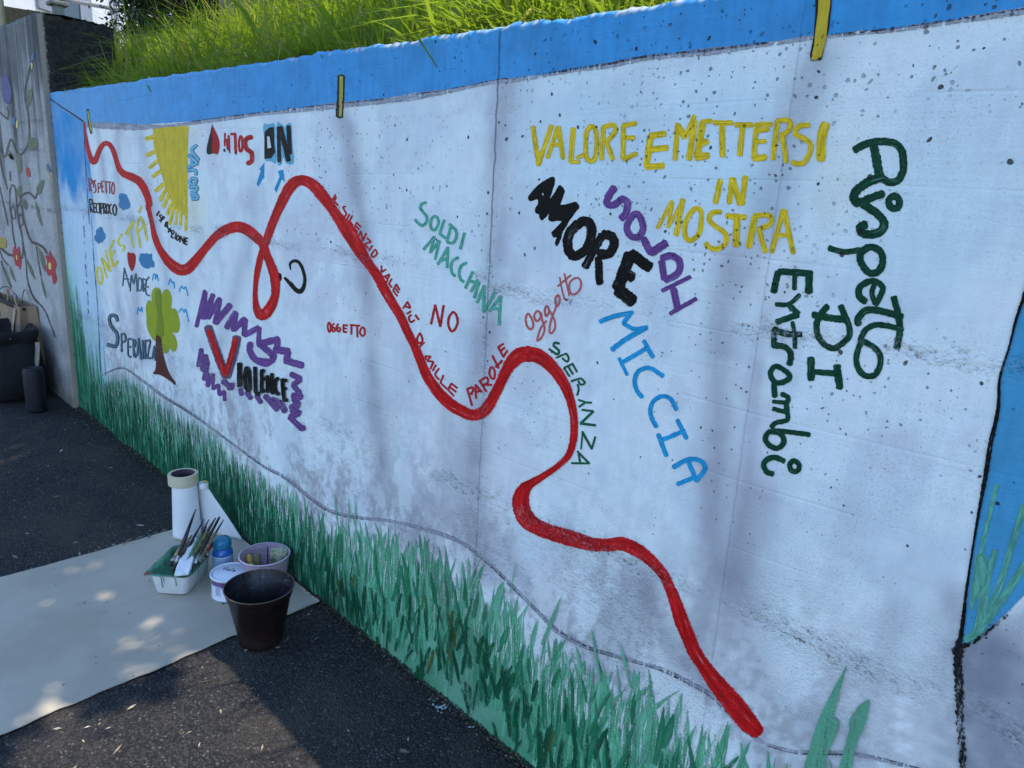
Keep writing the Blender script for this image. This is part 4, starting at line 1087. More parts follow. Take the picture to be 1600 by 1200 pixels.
# ---- painted grass
GR = [paint_mat('painted_grass_teal', P(80, 154, 148), var=0.16, dry=0.22), paint_mat('painted_grass_green', P(66, 144, 130), var=0.2, dry=0.35),
      paint_mat('painted_grass_mid', P(32, 108, 92), var=0.2, dry=0.35), paint_mat('painted_grass_deep', P(12, 74, 60), var=0.25, dry=0.45, worn=0.3),
      paint_mat('painted_grass_olive', P(66, 88, 52), var=0.25, dry=0.4), paint_mat('painted_grass_gap', P(160, 190, 220), var=0.1, dry=0.75)]


def blade(mb, x, z, h, w, lean, off, bend=0.0, tip=0.0, blunt=False):
    n = 6
    L = []; Rr = []
    for i in range(n + 1):
        t = i / n
        if blunt: prof = math.sin(math.pi * min(1, (t + .12) / 1.2)) ** 0.5
        else: prof = (0.55 + 0.45 * math.sin(min(1, t * 1.6) * math.pi / 2)) * (1 - t ** 2.2 * (1 - tip))
        cx = x + lean * t + bend * t * t; cz = z + h * t
        ww = w * prof * 0.5 * (1 + 0.25 * random.uniform(-1, 1))
        L.append((cx - ww, -off, cz)); Rr.append((cx + ww, -off, cz))
    mb.add(L + Rr, [(i, n + 1 + i, n + 2 + i, i + 1) for i in range(n)])
    tp = [max(0.0, (i / n - 0.45) / 0.55) * 0.85 + (0.5 if blunt and i == 0 else 0) for i in range(n + 1)]
    mb.e.extend([(q, 0.2, z * 40 + x * 70, 1) for q in tp] + [(q, 0.8, z * 40 + x * 70, 1) for q in tp])


def painted_grass():
    sets = [MB() for _ in GR]
    for s in sets: s.e = []
    off = 0.0013
    # (colour, count, near/far share, width near, length near, lowest and highest reach as part of the hem height)
    layers = [(0, 560, 'near', (0.014, 0.034), (0.10, 0.26), 0.50, 0.98), (1, 300, 'near', (0.012, 0.028), (0.10, 0.24), 0.50, 0.99),
              (1, 900, 'far', (0.008, 0.016), (0.10, 0.30), 0.45, 1.0), (2, 1500, 'far', (0.007, 0.014), (0.08, 0.26), 0.30, 0.92), (5, 620, 'any', (0.003, 0.009), (0.06, 0.18), 0.70, 0.99),
              (0, 300, 'far', (0.006, 0.012), (0.06, 0.16), 0.30, 0.85),
              (3, 800, 'far', (0.006, 0.013), (0.06, 0.20), 0.15, 0.80), (2, 190, 'near', (0.010, 0.022), (0.06, 0.17), 0.25, 0.86), (3, 210, 'near', (0.007, 0.020), (0.05, 0.14), 0.08, 0.62), (4, 15, 'near', (0.008, 0.015), (0.05, 0.10), 0.25, 0.60)]
    for k, cnt, where, wr, lr, tmin, tmax in layers:
        for _ in range(cnt):
            x = {'near': random.uniform(-2.5, -0.22), 'far': random.uniform(-4.62, -1.75), 'any': random.uniform(-4.4, -0.5)}[where]
            fr = min(1, max(0, (-x - 1.75) / 0.75))
            if where == 'near' and random.random() < fr: continue
            if where == 'far' and random.random() > fr: continue
            gb = gz(x); H = hem_z(x) - gb
            if H < 0.05: continue
            if x > -0.72 and random.random() < 0.3: continue
            top = H * random.uniform(tmin, tmax)
            length = min(top + .01, random.uniform(*lr))
            z0 = gb + max(-0.01, top - length)
            w = random.uniform(*wr)
            lean = random.gauss(0.0, 0.22 if where == 'near' else 0.09) * length
            blade(sets[k], x, z0, length, w, lean, off, random.gauss(0, 0.10) * length, 0.06, blunt=(k in (3, 4) and where == 'near'))
            off += 0.0000005
    # tall thin reeds climbing the corner
    for _ in range(150):
        x = -4.69 + abs(random.gauss(0, 0.22))
        if x > -4.0: continue
        h = random.uniform(0.22, 0.60) * (1.25 if x < -4.5 else 0.8)
        blade(sets[random.choice((1, 2, 2, 3))], x, gz(x) + random.uniform(0, 0.12), h, random.uniform(0.005, 0.011), random.gauss(0, 0.02), off, random.gauss(0, 0.02), 0.05)
        off += 0.0000005
    # a few long blades crossing the hem, as in front of the camera
    for u0, v0, u1, v1, w in ((850, 985, 880, 928, 0.014), (942, 1040, 926, 980, 0.011), (990, 1050, 970, 998, 0.012), (800, 905, 809, 872, 0.006), (528, 795, 524, 768, 0.012), (548, 800, 546, 772, 0.010), (558, 802, 556, 774, 0.009)):
        xa, za = on_wall(u0, v0); xb, zb = on_wall(u1, v1)
        blade(sets[0], xa, za - 0.04, zb - za + 0.04, w, xb - xa, 0.0046, 0, 0.02)
    for s, m, lb in zip(sets, GR, ('teal blades of painted grass', 'green blades of painted grass', 'mid green blades of painted grass', 'dark green dabs of painted grass', 'olive dabs of painted grass', 'pale gaps between blades of painted grass')):
        s.build('painted_grass', m, WALL, kind='stuff', label=lb, attr={'edge': s.e})


painted_grass()
Coat(0.0048).fill([(1325, 1038), (1316, 1070), (1308, 1100), (1305, 1120), (1312, 1124), (1308, 1145), (1296, 1172), (1286, 1215), (1255, 1215), (1266, 1170), (1278, 1130), (1296, 1090), (1312, 1060)], 0.3).done('painted_blade', GR[0], WALL, 'tall teal blade painted left of its pair near the bottom')
Coat(0.0050).fill([(1358, 1091), (1360, 1100), (1353, 1130), (1338, 1165), (1328, 1215), (1310, 1215), (1320, 1170), (1328, 1140), (1328, 1125), (1340, 1105)], 0.3).done('painted_blade', GR[0], WALL, 'shorter teal blade painted right of its pair near the bottom')
# ------------------------------------------------------------------ vines and flowers on the older wall
FY = FW_Y - 0.0004
f1, f2, f3 = ZR(0, 60, 5.714), ZR(0, 240, 5.0), ZR(0, 450, 5.714)
VINE = paint_mat('faded_vine_paint', P(70, 74, 86), var=0.3, dry=0.45)
LEAFP = paint_mat('faded_leaf_paint', P(92, 110, 106), var=0.25, dry=0.3)
c = Coat(0.0012, FY)
word(c, f1, '275,240 238,390 225,500 240,600 258,720 262,880 236,980 190,1035 150,1010 122,935 100,902 80,940 60,1030 40,1058 15,1010 -30,900; w=14 -20,640 40,695 70,716 76,655 60,612', 17)
word(c, f2, '80,140 82,210; 78,290 78,400 90,500 105,640 122,722; w=12 76,300 95,247 120,272 132,410; o100,412 86,450 102,505 120,500 118,440; o163,472 146,512 160,562 180,552 180,500; w=15 132,420 160,380 172,330 215,305 250,322 275,352; w=13 275,352 296,300 300,260; w=13 170,400 190,520 220,630 250,690; w=20 250,692 300,708 340,735 372,782; w=14 130,400 150,540 172,640 182,760 170,820; 182,700 205,850 215,980 250,1090 290,1152 335,1200; 286,720 300,830 320,950; w=20 0,732 60,782 106,796; 0,760 30,830 66,872; 10,840 50,960 90,1050; -5,10 15,110 60,280; 0,260 30,400 65,560; w=7 0,1058 30,1040 70,1045 100,1080 130,1110 158,1200; w=7 100,1075 98,1190', 10)
word(c, f3, '250,-40 268,10 310,100 370,160 412,222 452,322 480,400 488,440', 11)
c.done('painted_vine', VINE, FWALL)
for t_ in ('288,272 318,215 346,204 342,250 320,310 298,318', '278,368 302,430 334,562 300,505', '174,370 195,355 218,400 210,440 188,420', '133,280 165,248 170,300 150,345 132,320', '203,818 242,870 278,982 236,922', '303,738 345,800 358,922 320,850', '318,948 350,1050 366,1132 335,1062', '75,878 100,920 123,1002 90,950', '40,898 70,970 96,1042 60,1002', '60,0 90,5 110,45 80,40', '140,0 165,20 175,120 150,150 138,60'):
    Coat(0.0018, FY).fill(f2(t_), 0.2, step=1.2).done('painted_leaf', LEAFP, FWALL)
for t_ in ('245,482 280,448 292,500 265,602 240,580', '255,902 310,888 346,940 310,1000 260,982', '80,1000 108,1020 130,1078 95,1070'):
    Coat(0.0018, FY).fill(f1(t_), 0.2, step=1.2).done('painted_leaf', LEAFP, FWALL)
Coat(0.0020, FY).fill(f1('30,332 60,320 90,400 106,480 100,560 70,586 40,560 18,430'), 0.2).done('painted_bud', paint_mat('violet_blue_paint', P(72, 80, 148), var=0.2), FWALL, 'violet blue bud painted on the vine')
FLOW = paint_mat('faded_crimson_paint', P(150, 56, 76), var=0.2, dry=0.25)
FLOWC = paint_mat('flower_eye_paint', P(206, 190, 128), var=0.1)
for pts, eye, lab in (('120,720 134,748 150,724 161,780 168,850 160,905 145,880 126,872 110,822 101,762', '130,790 138,800 138,830 130,825', 'left crimson flower painted on the vine'),
                      ('390,752 406,790 431,825 444,870 434,915 446,985 420,1020 405,952 380,952 361,900 370,850 357,800 384,790', '390,850 404,864 403,900 389,906 382,876', 'right crimson flower painted on the vine')):
    fo = Coat(0.0022, FY).fill(f2(pts), 0.2, step=1).done('painted_flower', FLOW, FWALL, lab)
    Coat(0.0030, FY).fill(f2(eye), 0.1, step=1).done('painted_flower_eye', FLOWC, fo)
Coat(0.0020, FY).fill(f2('203,115 228,112 239,180 214,172'), 0.2).done('painted_bud', FLOW, FWALL, 'small crimson bud painted high on the vine')
Coat(0.0020, FY).fill(f2('55,1062 70,1058 69,1096 57,1092'), 0.2).done('painted_bud', FLOW, FWALL, 'tiny crimson bud painted low on the vine')
Coat(0.0020, FY).fill(f2('-10,662 35,655 53,690 45,738 -10,722'), 0.2).done('painted_leaf', paint_mat('yellow_green_paint', P(140, 142, 84), var=0.2), FWALL, 'yellow green leaf painted on the vine')
BUT1 = paint_mat('faded_blue_paint', P(66, 104, 168), var=0.2)
BUT2 = paint_mat('faded_cream_paint', P(196, 190, 130), var=0.2)
for zr, a, b in ((f2, '365,95 380,80 395,140 372,130', '352,110 372,150 398,195 380,180'), (f1, '275,180 300,130 302,190 285,200', '280,215 296,235 290,280 282,260'), (f1, '110,720 130,700 138,760 120,780', '148,740 165,735 158,800 146,790')):
    bo = Coat(0.0020, FY).fill(zr(a), 0.1, step=1).done('painted_butterfly', BUT1, FWALL)
    Coat(0.0022, FY).fill(zr(b), 0.1, step=1).done('painted_wing', BUT2, bo)
# ------------------------------------------------------------------ the paper sheet on the road
def sheet_z(x, y):
    return SLOPE * x + 0.0085 + (vnoise(x, y, 2.3, 201) - 0.5) * 0.004


def paper_sheet():
    nx, ny = 90, 130
    mb = MB()
    xs0, xs1 = -2.866, -2.012
    V = []
    for i in range(nx + 1):
        for j in range(ny + 1):
            a, b = i / nx, j / ny
            y = -0.012 - b * 1.55
            xl = xs0 + 0.004 * noise.noise(Vector((y * 9, 1.3, 0))) + 0.0025 * noise.noise(Vector((y * 60, 4, 0)))
            xr = -2.048 + 0.045 * b + 0.012 * noise.noise(Vector((y * 5, 7.7, 0))) + 0.008 * noise.noise(Vector((y * 22, 7.7, 0)))
            x = xl + (xr - xl) * a
            z = float(sheet_z(np.array(x), np.array(y)))
            e = min(a, 1 - a, b * 1.8) * 30
            z += 0.003 * max(0, 1 - e) * noise.noise(Vector((x * 11, y * 11, 2)))
            z += 0.0020 * math.sin(x * 37 + 2 * math.sin(y * 3)) * (0.3 + 0.7 * max(0, noise.noise(Vector((x * 2, y * 2, 5)))))
            V.append((x, y, z))
    n2 = ny + 1
    F = [(i * n2 + j, i * n2 + j + 1, (i + 1) * n2 + j + 1, (i + 1) * n2 + j) for i in range(nx) for j in range(ny)]
    top = len(V)
    V += [(x, y, z - 0.0012) for x, y, z in V]
    F += [tuple(k + top for k in reversed(f)) for f in F]
    ring = [i * n2 for i in range(nx + 1)] + [nx * n2 + j for j in range(1, n2)] + [i * n2 + ny for i in range(nx - 1, -1, -1)] + [j for j in range(ny - 1, 0, -1)]
    for a, b in zip(ring, ring[1:] + ring[:1]): F.append((a, a + top, b + top, b))
    mb.add(V, F)
    m, t, b = material('grey_kraft_paper')
    o = t.obj()
    c = t.mix(t.sstep(t.noise(o, 5, 4), 0.3, 0.7), (0.385, 0.345, 0.275), (0.46, 0.415, 0.335))
    mp = t.n('ShaderNodeMapping'); t.set(mp.inputs[0], o); mp.inputs['Scale'].default_value = (90, 1.2, 1)
    c = t.mix(t.math('MULTIPLY', t.sstep(t.noise(mp.outputs[0], 1, 2), 0.5, 0.7), 0.18), c, (0.34, 0.30, 0.24))
    v = t.voro(o, 16); sc = t.n('ShaderNodeSeparateColor'); t.set(sc.inputs[0], v.outputs['Color'])
    spot = t.math('MULTIPLY', t.math('LESS_THAN', v.outputs['Distance'], 0.055), t.math('GREATER_THAN', sc.outputs[0], 0.72))
    c = t.mix(t.math('MULTIPLY', spot, 0.7), c, (0.12, 0.11, 0.11))
    t.set(b.inputs['Base Color'], c)
    b.inputs['Roughness'].default_value = 0.75
    b.inputs['Specular IOR Level'].default_value = 0.25
    t.set(b.inputs['Normal'], t.bump(t.noise(o, 30, 3), 0.25, 0.003))
    tag(mb.build('paper_sheet', m, smooth=True), 'wide sheet of grey paper spread on the road under the painting things', 'paper sheet')


paper_sheet()


def sz(x, y): return float(sheet_z(np.array(x), np.array(y)))


WHITE_PLASTIC = simple_mat('white_plastic', (0.74, 0.76, 0.78), rough=0.35, var=0.05, scale=12)
STAIN_GREEN = simple_mat('wet_green_paint', (0.10, 0.30, 0.20), rough=0.35, var=0.45, scale=22)
DARK_WOOD = simple_mat('dark_varnished_handle', (0.025, 0.02, 0.024), rough=0.3, var=0.3, scale=60)
BARE_WOOD = simple_mat('worn_wooden_handle', (0.34, 0.24, 0.14), rough=0.6, var=0.3, scale=60)
OLIVE_WOOD = simple_mat('olive_handle', (0.20, 0.19, 0.08), rough=0.5, var=0.4, scale=60)
RED_WOOD = simple_mat('red_handle', (0.28, 0.03, 0.035), rough=0.4, var=0.3, scale=60)
ORANGE_WOOD = simple_mat('orange_handle', (0.50, 0.15, 0.05), rough=0.45, var=0.3, scale=60)
GREEN_WOOD = simple_mat('green_handle', (0.08, 0.20, 0.11), rough=0.45, var=0.3, scale=60)
FERRULE = simple_mat('brush_ferrule', (0.45, 0.44, 0.42), rough=0.35, var=0.2, metallic=0.9, scale=60)
BRISTLE = simple_mat('dark_bristles', (0.04, 0.035, 0.03), rough=0.8, var=0.4, scale=200)
PAINTED_WHITE = simple_mat('white_painted_brush', (0.72, 0.76, 0.80), rough=0.5, var=0.12, scale=40)


# ---- white tray, green inside
def tray():
    c = Vector((-2.455, -0.323, 0)); c.z = sz(c.x, c.y) + 0.001
    ang = math.atan2(0.135, -0.122)
    root = empty('paint_tray', c, 'white plastic food tray smeared green inside and full of brushes', 'tray', rz=ang)

    def rr(hx, hy, r, z, n=6):
        out = []
        for sx, sy, a0 in ((1, 1, 0), (-1, 1, 90), (-1, -1, 180), (1, -1, 270)):
            for k in range(n + 1):
                a = R(a0 + 90 * k / n)
                out.append(Vector((sx * (hx - r) + r * math.cos(a), sy * (hy - r) + r * math.sin(a), z)))
        return out

    def loft(loops, cap0=False, cap1=False):
        mb = MB(); n = len(loops[0]); fs = []
        for i in range(len(loops) - 1):
            for k in range(n):
                k2 = (k + 1) % n
                fs.append((i * n + k, i * n + k2, (i + 1) * n + k2, (i + 1) * n + k))
        if cap0: fs.append(tuple(reversed(range(n))))
        if cap1: fs.append(tuple((len(loops) - 1) * n + k for k in range(n)))
        mb.add([p for l in loops for p in l], fs)
        return mb
    H = 0.083
    loft([rr(.084, .052, .018, 0), rr(.090, .057, .02, .004), rr(.101, .066, .022, H - .012), rr(.104, .069, .022, H - .003), rr(.117, .081, .026, H - 0.001), rr(.118, .082, .026, H + .002)], cap0=True).build('shell', WHITE_PLASTIC, root, smooth=True)
    loft([rr(.1175, .0815, .026, H + .0022), rr(.104, .070, .022, H + .0022), rr(.100, .065, .021, H - .012), rr(.086, .054, .019, .008), rr(.080, .049, .018, .005)], cap1=True).build('green_lining', STAIN_GREEN, root, smooth=True)
    for dx, dy, z0, z1, w in ((-.1185, -.03, H, .046, .0022), (-.1185, .012, H, .060, .0018), (-.1185, .020, H, .034, .0024), (-.03, -.0825, H, .052, .0020), (.04, -.0825, H, .040, .0022)):
        mb = MB(); k = .80 if abs(dx) > .1 else 1.0
        mb.tube([(dx * f if abs(dx) > .1 else dx, dy if abs(dx) > .1 else dy * f, z) for z, f in ((z0, 1.0), (H - .006, .93), (z1, .93 - (H - z1) * 1.4), (z1 - .003, .925 - (H - z1) * 1.4))], [w * .5, w * .6, w, w * .5], 6); mb.build('paint_drip', STAIN_GREEN, root, smooth=True)
    mb = MB(); mb.add([(-0.118 + 0.01 * math.cos(a) * 1.6 + .012, 0.070 + 0.009 * math.sin(a), H + .0034) for a in [k * .785 for k in range(8)]], [tuple(range(8))])
    mb.build('paint_blot', simple_mat('red_blot', (0.30, 0.05, 0.05), 0.4), root)
    return root


tray()


def brush(name, a, b, r, mats, label, kind='round', fer=0.16, hair=0.10):
    """a: hair end, b: handle end"""
    a, b = Vector(a), Vector(b)
    r *= 1.45
    root = empty('paintbrush', a, label, 'paintbrush', 'brushes standing in the white tray')
    d = b - a; L = d.length; u = d.normalized()
    mb = MB(); p0 = d * (hair + fer)
    pts = [p0 + (d - p0) * f for f in (0, .12, .3, .6, .85, 1)]
    rad = [r * .75, r * 1.05, r * 1.2, r * .80, r * .52, r * .30]
    mb.tube(pts[:4], rad[:4], 10); mb.build('handle', mats[0], root, smooth=True)
    mb = MB(); mb.tube(pts[3:], rad[3:], 10); mb.build('handle_tip', mats[3], root, smooth=True)
    mb = MB(); mb.tube([d * hair, d * (hair + fer * .5), d * (hair + fer)], [r * .95, r * .9, r * .8], 10); mb.build('ferrule', mats[1], root, smooth=True)
    mb = MB(); mb.tube([Vector((0, 0, 0)), d * hair * .5, d * hair], [r * .3, r * 1.05, r * .95], 10); mb.build('bristles', mats[2], root, smooth=True)
    return root


tz = sz(-2.455, -0.323)


def tip(u, v, y): return at_y(u, v, y)


# hair end in the tray, handle end out over the far rim
BR = [((270, 893), (306, 794), -.375, -.285, .0046, DARK_WOOD, 'long thin dark paintbrush rising alone at the left of the tray'),
      ((262, 884), (300, 838), -.37, -.245, .0072, BARE_WOOD, 'paintbrush with thick worn wooden handle at the left rim of the tray'),
      ((273, 886), (298, 840), -.355, -.25, .0068, RED_WOOD, 'paintbrush with dark red handle lying beside the white flat brush'),
      ((276, 888), (320, 812), -.36, -.22, .0036, DARK_WOOD, 'thin dark paintbrush just right of the white flat brush'),
      ((282, 890), (325.5, 811), -.36, -.215, .0036, DARK_WOOD, 'thin dark paintbrush second from the white flat brush'),
      ((288, 885), (323, 824), -.34, -.205, .0042, OLIVE_WOOD, 'olive paintbrush with a bare tip half way up the bundle'),
      ((292, 884), (337, 809), -.335, -.185, .0052, DARK_WOOD, 'paintbrush with thick black handle in the middle of the bundle'),
      ((297, 890), (341.5, 807), -.335, -.18, .0042, DARK_WOOD, 'black paintbrush standing highest in the bundle'),
      ((301, 886), (345, 809), -.32, -.17, .0050, DARK_WOOD, 'black paintbrush with a knob at its end in the bundle'),
      ((305, 884), (348.5, 811), -.315, -.16, .0036, DARK_WOOD, 'thin black paintbrush furthest right in the bundle'),
      ((302, 880), (322, 853), -.31, -.24, .0060, ORANGE_WOOD, 'short paintbrush with orange handle near the right rim of the tray'),
      ((298, 893), (318, 851), -.34, -.255, .0066, GREEN_WOOD, 'paintbrush with thick green handle right of the white flat brush'),
      ((309, 882), (324, 858), -.29, -.235, .0052, BARE_WOOD, 'short pale wooden paintbrush against the right rim of the tray'),
      ((318, 872), (337.5, 834), -.26, -.19, .0042, RED_WOOD, 'paintbrush with a red tip leaning over the bottle')]
BELLY = [DARK_WOOD, OLIVE_WOOD, BARE_WOOD, DARK_WOOD, GREEN_WOOD, RED_WOOD, OLIVE_WOOD]
for kb, ((ua, va), (ub, vb), ya, yb, r_, mt, lb) in enumerate(BR):
    tipm = DARK_WOOD if mt in (DARK_WOOD, OLIVE_WOOD, GREEN_WOOD) else mt
    if mt is DARK_WOOD: mt = BELLY[kb % 7]
    ua += 3.5 * math.sin(kb * 2.1); ub += 1.2 * math.sin(kb * 3.7); vb += 1.5 * math.cos(kb * 2.9)
    a = at_y(ua, va, ya)
    a.z = max(a.z, tz + 0.012)
    brush('paintbrush', a, at_y(ub, vb, yb), r_, (mt, FERRULE, BRISTLE, tipm), lb)


def flat_brush():
    """wide paint-covered brush: head low in the tray, handle up the bundle"""
    a, b = at_y(284, 897, -0.375), at_y(304, 842, -0.265)
    a.z = max(a.z, tz + .03)
    root = empty('paintbrush', a, 'wide flat brush caked in white paint lying across the front of the tray', 'paintbrush', 'brushes standing in the white tray')
    u = (b - a).normalized(); s = u.cross(Vector((-0.9, 0.4, 0.2))).normalized(); s = Vector((s.x, s.y, s.z)); nrm = s.cross(u).normalized()
    L = (b - a).length
    side = CR - u * CR.dot(u); side.normalize(); nrm = u.cross(side).normalized()

    def slab(prof, th, name, m):
        mb = MB(); n = len(prof)
        vs = []
        for f, w in prof:
            for q in (-1, 1):
                for k in (-1, 1): vs.append(u * (f * L) + side * (q * w / 2) + nrm * (k * th / 2 * (1 if f > .1 else .7)))
        fs = []
        for i in range(n - 1):
            A, B = i * 4, i * 4 + 4
            for p, q in ((0, 1), (1, 3), (3, 2), (2, 0)): fs.append((A + p, A + q, B + q, B + p))
        fs.append((0, 2, 3, 1)); e = (n - 1) * 4; fs.append((e, e + 1, e + 3, e + 2))
        mb.add(vs, fs)
        o = mb.build(name, m, root)
        bv = o.modifiers.new('bevel', 'BEVEL'); bv.width = 0.002; bv.segments = 2
    slab([(-.02, .046), (.16, .049), (.30, .047)], .014, 'bristles', PAINTED_WHITE)
    slab([(.30, .048), (.42, .046)], .016, 'ferrule', PAINTED_WHITE)
    slab([(.42, .042), (.50, .028), (.60, .022), (.80, .021), (.93, .026), (1.0, .020)], .012, 'handle', PAINTED_WHITE)
    mb = MB(); ctr = u * (.90 * L) + nrm * (-.0066)
    mb.add([ctr + side * (.005 * math.cos(k * .785)) + u * (.005 * math.sin(k * .785)) for k in range(8)] + [ctr + nrm * .0131 + side * (.005 * math.cos(k * .785)) + u * (.005 * math.sin(k * .785)) for k in range(8)], [tuple(range(8)), tuple(range(15, 7, -1))])
    mb.build('hanging_hole', BRISTLE, root)


flat_brush()


# ---- roll of white paper with a loose end, and the masking tape sitting on it
def paper_roll():
    base = Vector((-2.79, -0.165, 0)); base.z = sz(base.x, base.y) + 0.001
    root = empty('paper_roll', base, 'upright roll of white paper with its loose end fanned out against the wall', 'paper roll')
    # bottom and top run of the outer turn: round the core, then off to the wall
    def run(r, end, loop, n=44):
        pts = [Vector((r * math.cos(a), r * math.sin(a), 0)) for a in np.linspace(R(425), R(100), n)]
        last = pts[-1]
        m = 26
        tang = Vector((math.sin(R(100)), -math.cos(R(100)), 0))
        for k in range(1, m + 1):
            f = k / m
            b0, b1, b2 = last, last + tang * loop, Vector(end)
            pts.append(b0 * (1 - f) ** 2 + b1 * 2 * f * (1 - f) + b2 * f * f)
        return pts
    wallrel = Vector((-2.600, -0.020, 0)) - base
    bot = run(0.054, (wallrel.x, wallrel.y, 0), 0.06)
    top = run(0.046, (0.050, 0.062, 0), 0.045)
    rows = 16; mb = MB(); V = []
    for k in range(rows + 1):
        f = k / rows
        for p, q in zip(bot, top):
            z0 = 0.0 if f == 0 else 0
            w = p.lerp(q, f)
            V.append((w.x, w.y, 0.222 * f + 0.0015 * math.sin(w.x * 90 + f * 5)))
    n = len(bot)
    F = [(k * n + i, k * n + i + 1, (k + 1) * n + i + 1, (k + 1) * n + i) for k in range(rows) for i in range(n - 1)]
    mb.add(V, F)
    m, t, b = material('white_roll_paper')
    o = t.obj()
    t.set(b.inputs['Base Color'], t.mix(t.sstep(t.noise(o, 9, 3), .3, .7), (.72, .74, .76), (.80, .81, .82)))
    b.inputs['Roughness'].default_value = .55
    ob = mb.build('outer_turn', m, root, smooth=True)
    so = ob.modifiers.new('thickness', 'SOLIDIFY'); so.thickness = 0.0012; so.offset = 0
    # inner turns: a spiral seen from above
    mb = MB(); sp = [Vector(((0.020 + 0.0036 * a) * math.cos(a), (0.020 + 0.0036 * a) * math.sin(a), 0)) for a in np.linspace(0, 6.28 * 1.0, 90)]
    V = [(p.x, p.y, z) for z in (0.0, 0.219) for p in sp]; n = len(sp)
    mb.add(V, [(i, i + 1, n + i + 1, n + i) for i in range(n - 1)])
    ob = mb.build('inner_turn', m, root, smooth=True); so = ob.modifiers.new('thickness', 'SOLIDIFY'); so.thickness = 0.0012
    mb = MB(); cc = (0.046, 0.060, 0.0)
    pr = [Vector((cc[0] + (.021 - .0012 * a) * math.cos(a + 2.4), cc[1] + (.021 - .0012 * a) * math.sin(a + 2.4), 0)) for a in np.linspace(0, 11, 90)]
    V = []
    for f in np.linspace(0, 1, 9):
        for p in pr: V.append((p.x * (1), p.y, 0.226 * (1 - .10 * f)))
    n = len(pr)
    mb.add(V, [(k * n + i, k * n + i + 1, (k + 1) * n + i + 1, (k + 1) * n + i) for k in range(8) for i in range(n - 1)])
    ob = mb.build('curled_end', m, root, smooth=True); so = ob.modifiers.new('thickness', 'SOLIDIFY'); so.thickness = 0.001
    mb = MB(); mb.tube([(cc[0] - .012, cc[1] + .004, .226), (cc[0] + .002, cc[1] + .012, .2275), (cc[0] + .010, cc[1] + .006, .227)], .003, 6)
    mb.build('yellow_mark', simple_mat('yellow_spot', (.5, .38, .05), .5), root)
    # masking tape
    t0 = base + Vector((-0.004, -0.002, 0.2235))
    tr = empty('masking_tape', t0, 'roll of cream masking tape sitting on top of the white paper roll', 'tape')
    TAPE = simple_mat('cream_tape', (.58, .50, .35), .6, .06, 20)
    mb = MB(); mb.lathe([(.0445, .001), (.0560, 0), (.0565, .002), (.0565, .041), (.0555, .0425), (.0445, .0425)], 48); mb.build('tape_coil', TAPE, tr, smooth=False)
    mb = MB(); mb.lathe([(.0443, .0420), (.0415, .0422), (.0413, .0005), (.0443, .0005)], 48); mb.build('card_core', simple_mat('purple_brown_core', (.055, .03, .04), .7, .3, 40), tr, smooth=True)


paper_roll()


# ---- blue bottle
def bottle():
    b0 = Vector((-2.418, -0.188, 0)); b0.z = sz(b0.x, b0.y) + .001
    root = empty('plastic_bottle', b0, 'small blue plastic bottle with a rounded cap standing behind the paint tin', 'bottle')
    m, t, b = material('blue_translucent_plastic')
    o = t.obj()
    t.set(b.inputs['Base Color'], t.mix(t.sstep(t.noise(o, 30, 3), .35, .65), (.010, .085, .36), (.02, .16, .50)))
    b.inputs['Roughness'].default_value = .16; b.inputs['Specular IOR Level'].default_value = .6
    b.inputs['Coat Weight'].default_value = .4
    mb = MB(); mb.lathe([(0, 0), (.034, 0), (.0365, .004), (.0368, .03), (.0355, .034), (.0368, .04), (.0368, .088), (.035, .098), (.030, .106), (.0285, .108)], 40); mb.build('body', m, root, smooth=True)
    CAP = simple_mat('teal_blue_cap', (.02, .20, .36), .25, .3, 30, spec=.6)
    mb = MB(); mb.lathe([(.0270, .108), (.0310, .110), (.0325, .116), (.0328, .130), (.031, .139), (.025, .146), (.012, .149), (0, .1495)], 40); mb.build('cap', CAP, root, smooth=True)
    mb = MB(); mb.lathe([(.0371, .032), (.0373, .033), (.0373, .082), (.0370, .083)], 40); mb.build('paper_label', simple_mat('pale_blue_label', (.30, .44, .60), .5, .15, 30), root, smooth=True)
    mb = MB(); mb.lathe([(.0374, .0795), (.0376, .080), (.0376, .0818), (.0374, .0822)], 40); mb.build('label_edge', WHITE_PLASTIC, root, smooth=True)


bottle()


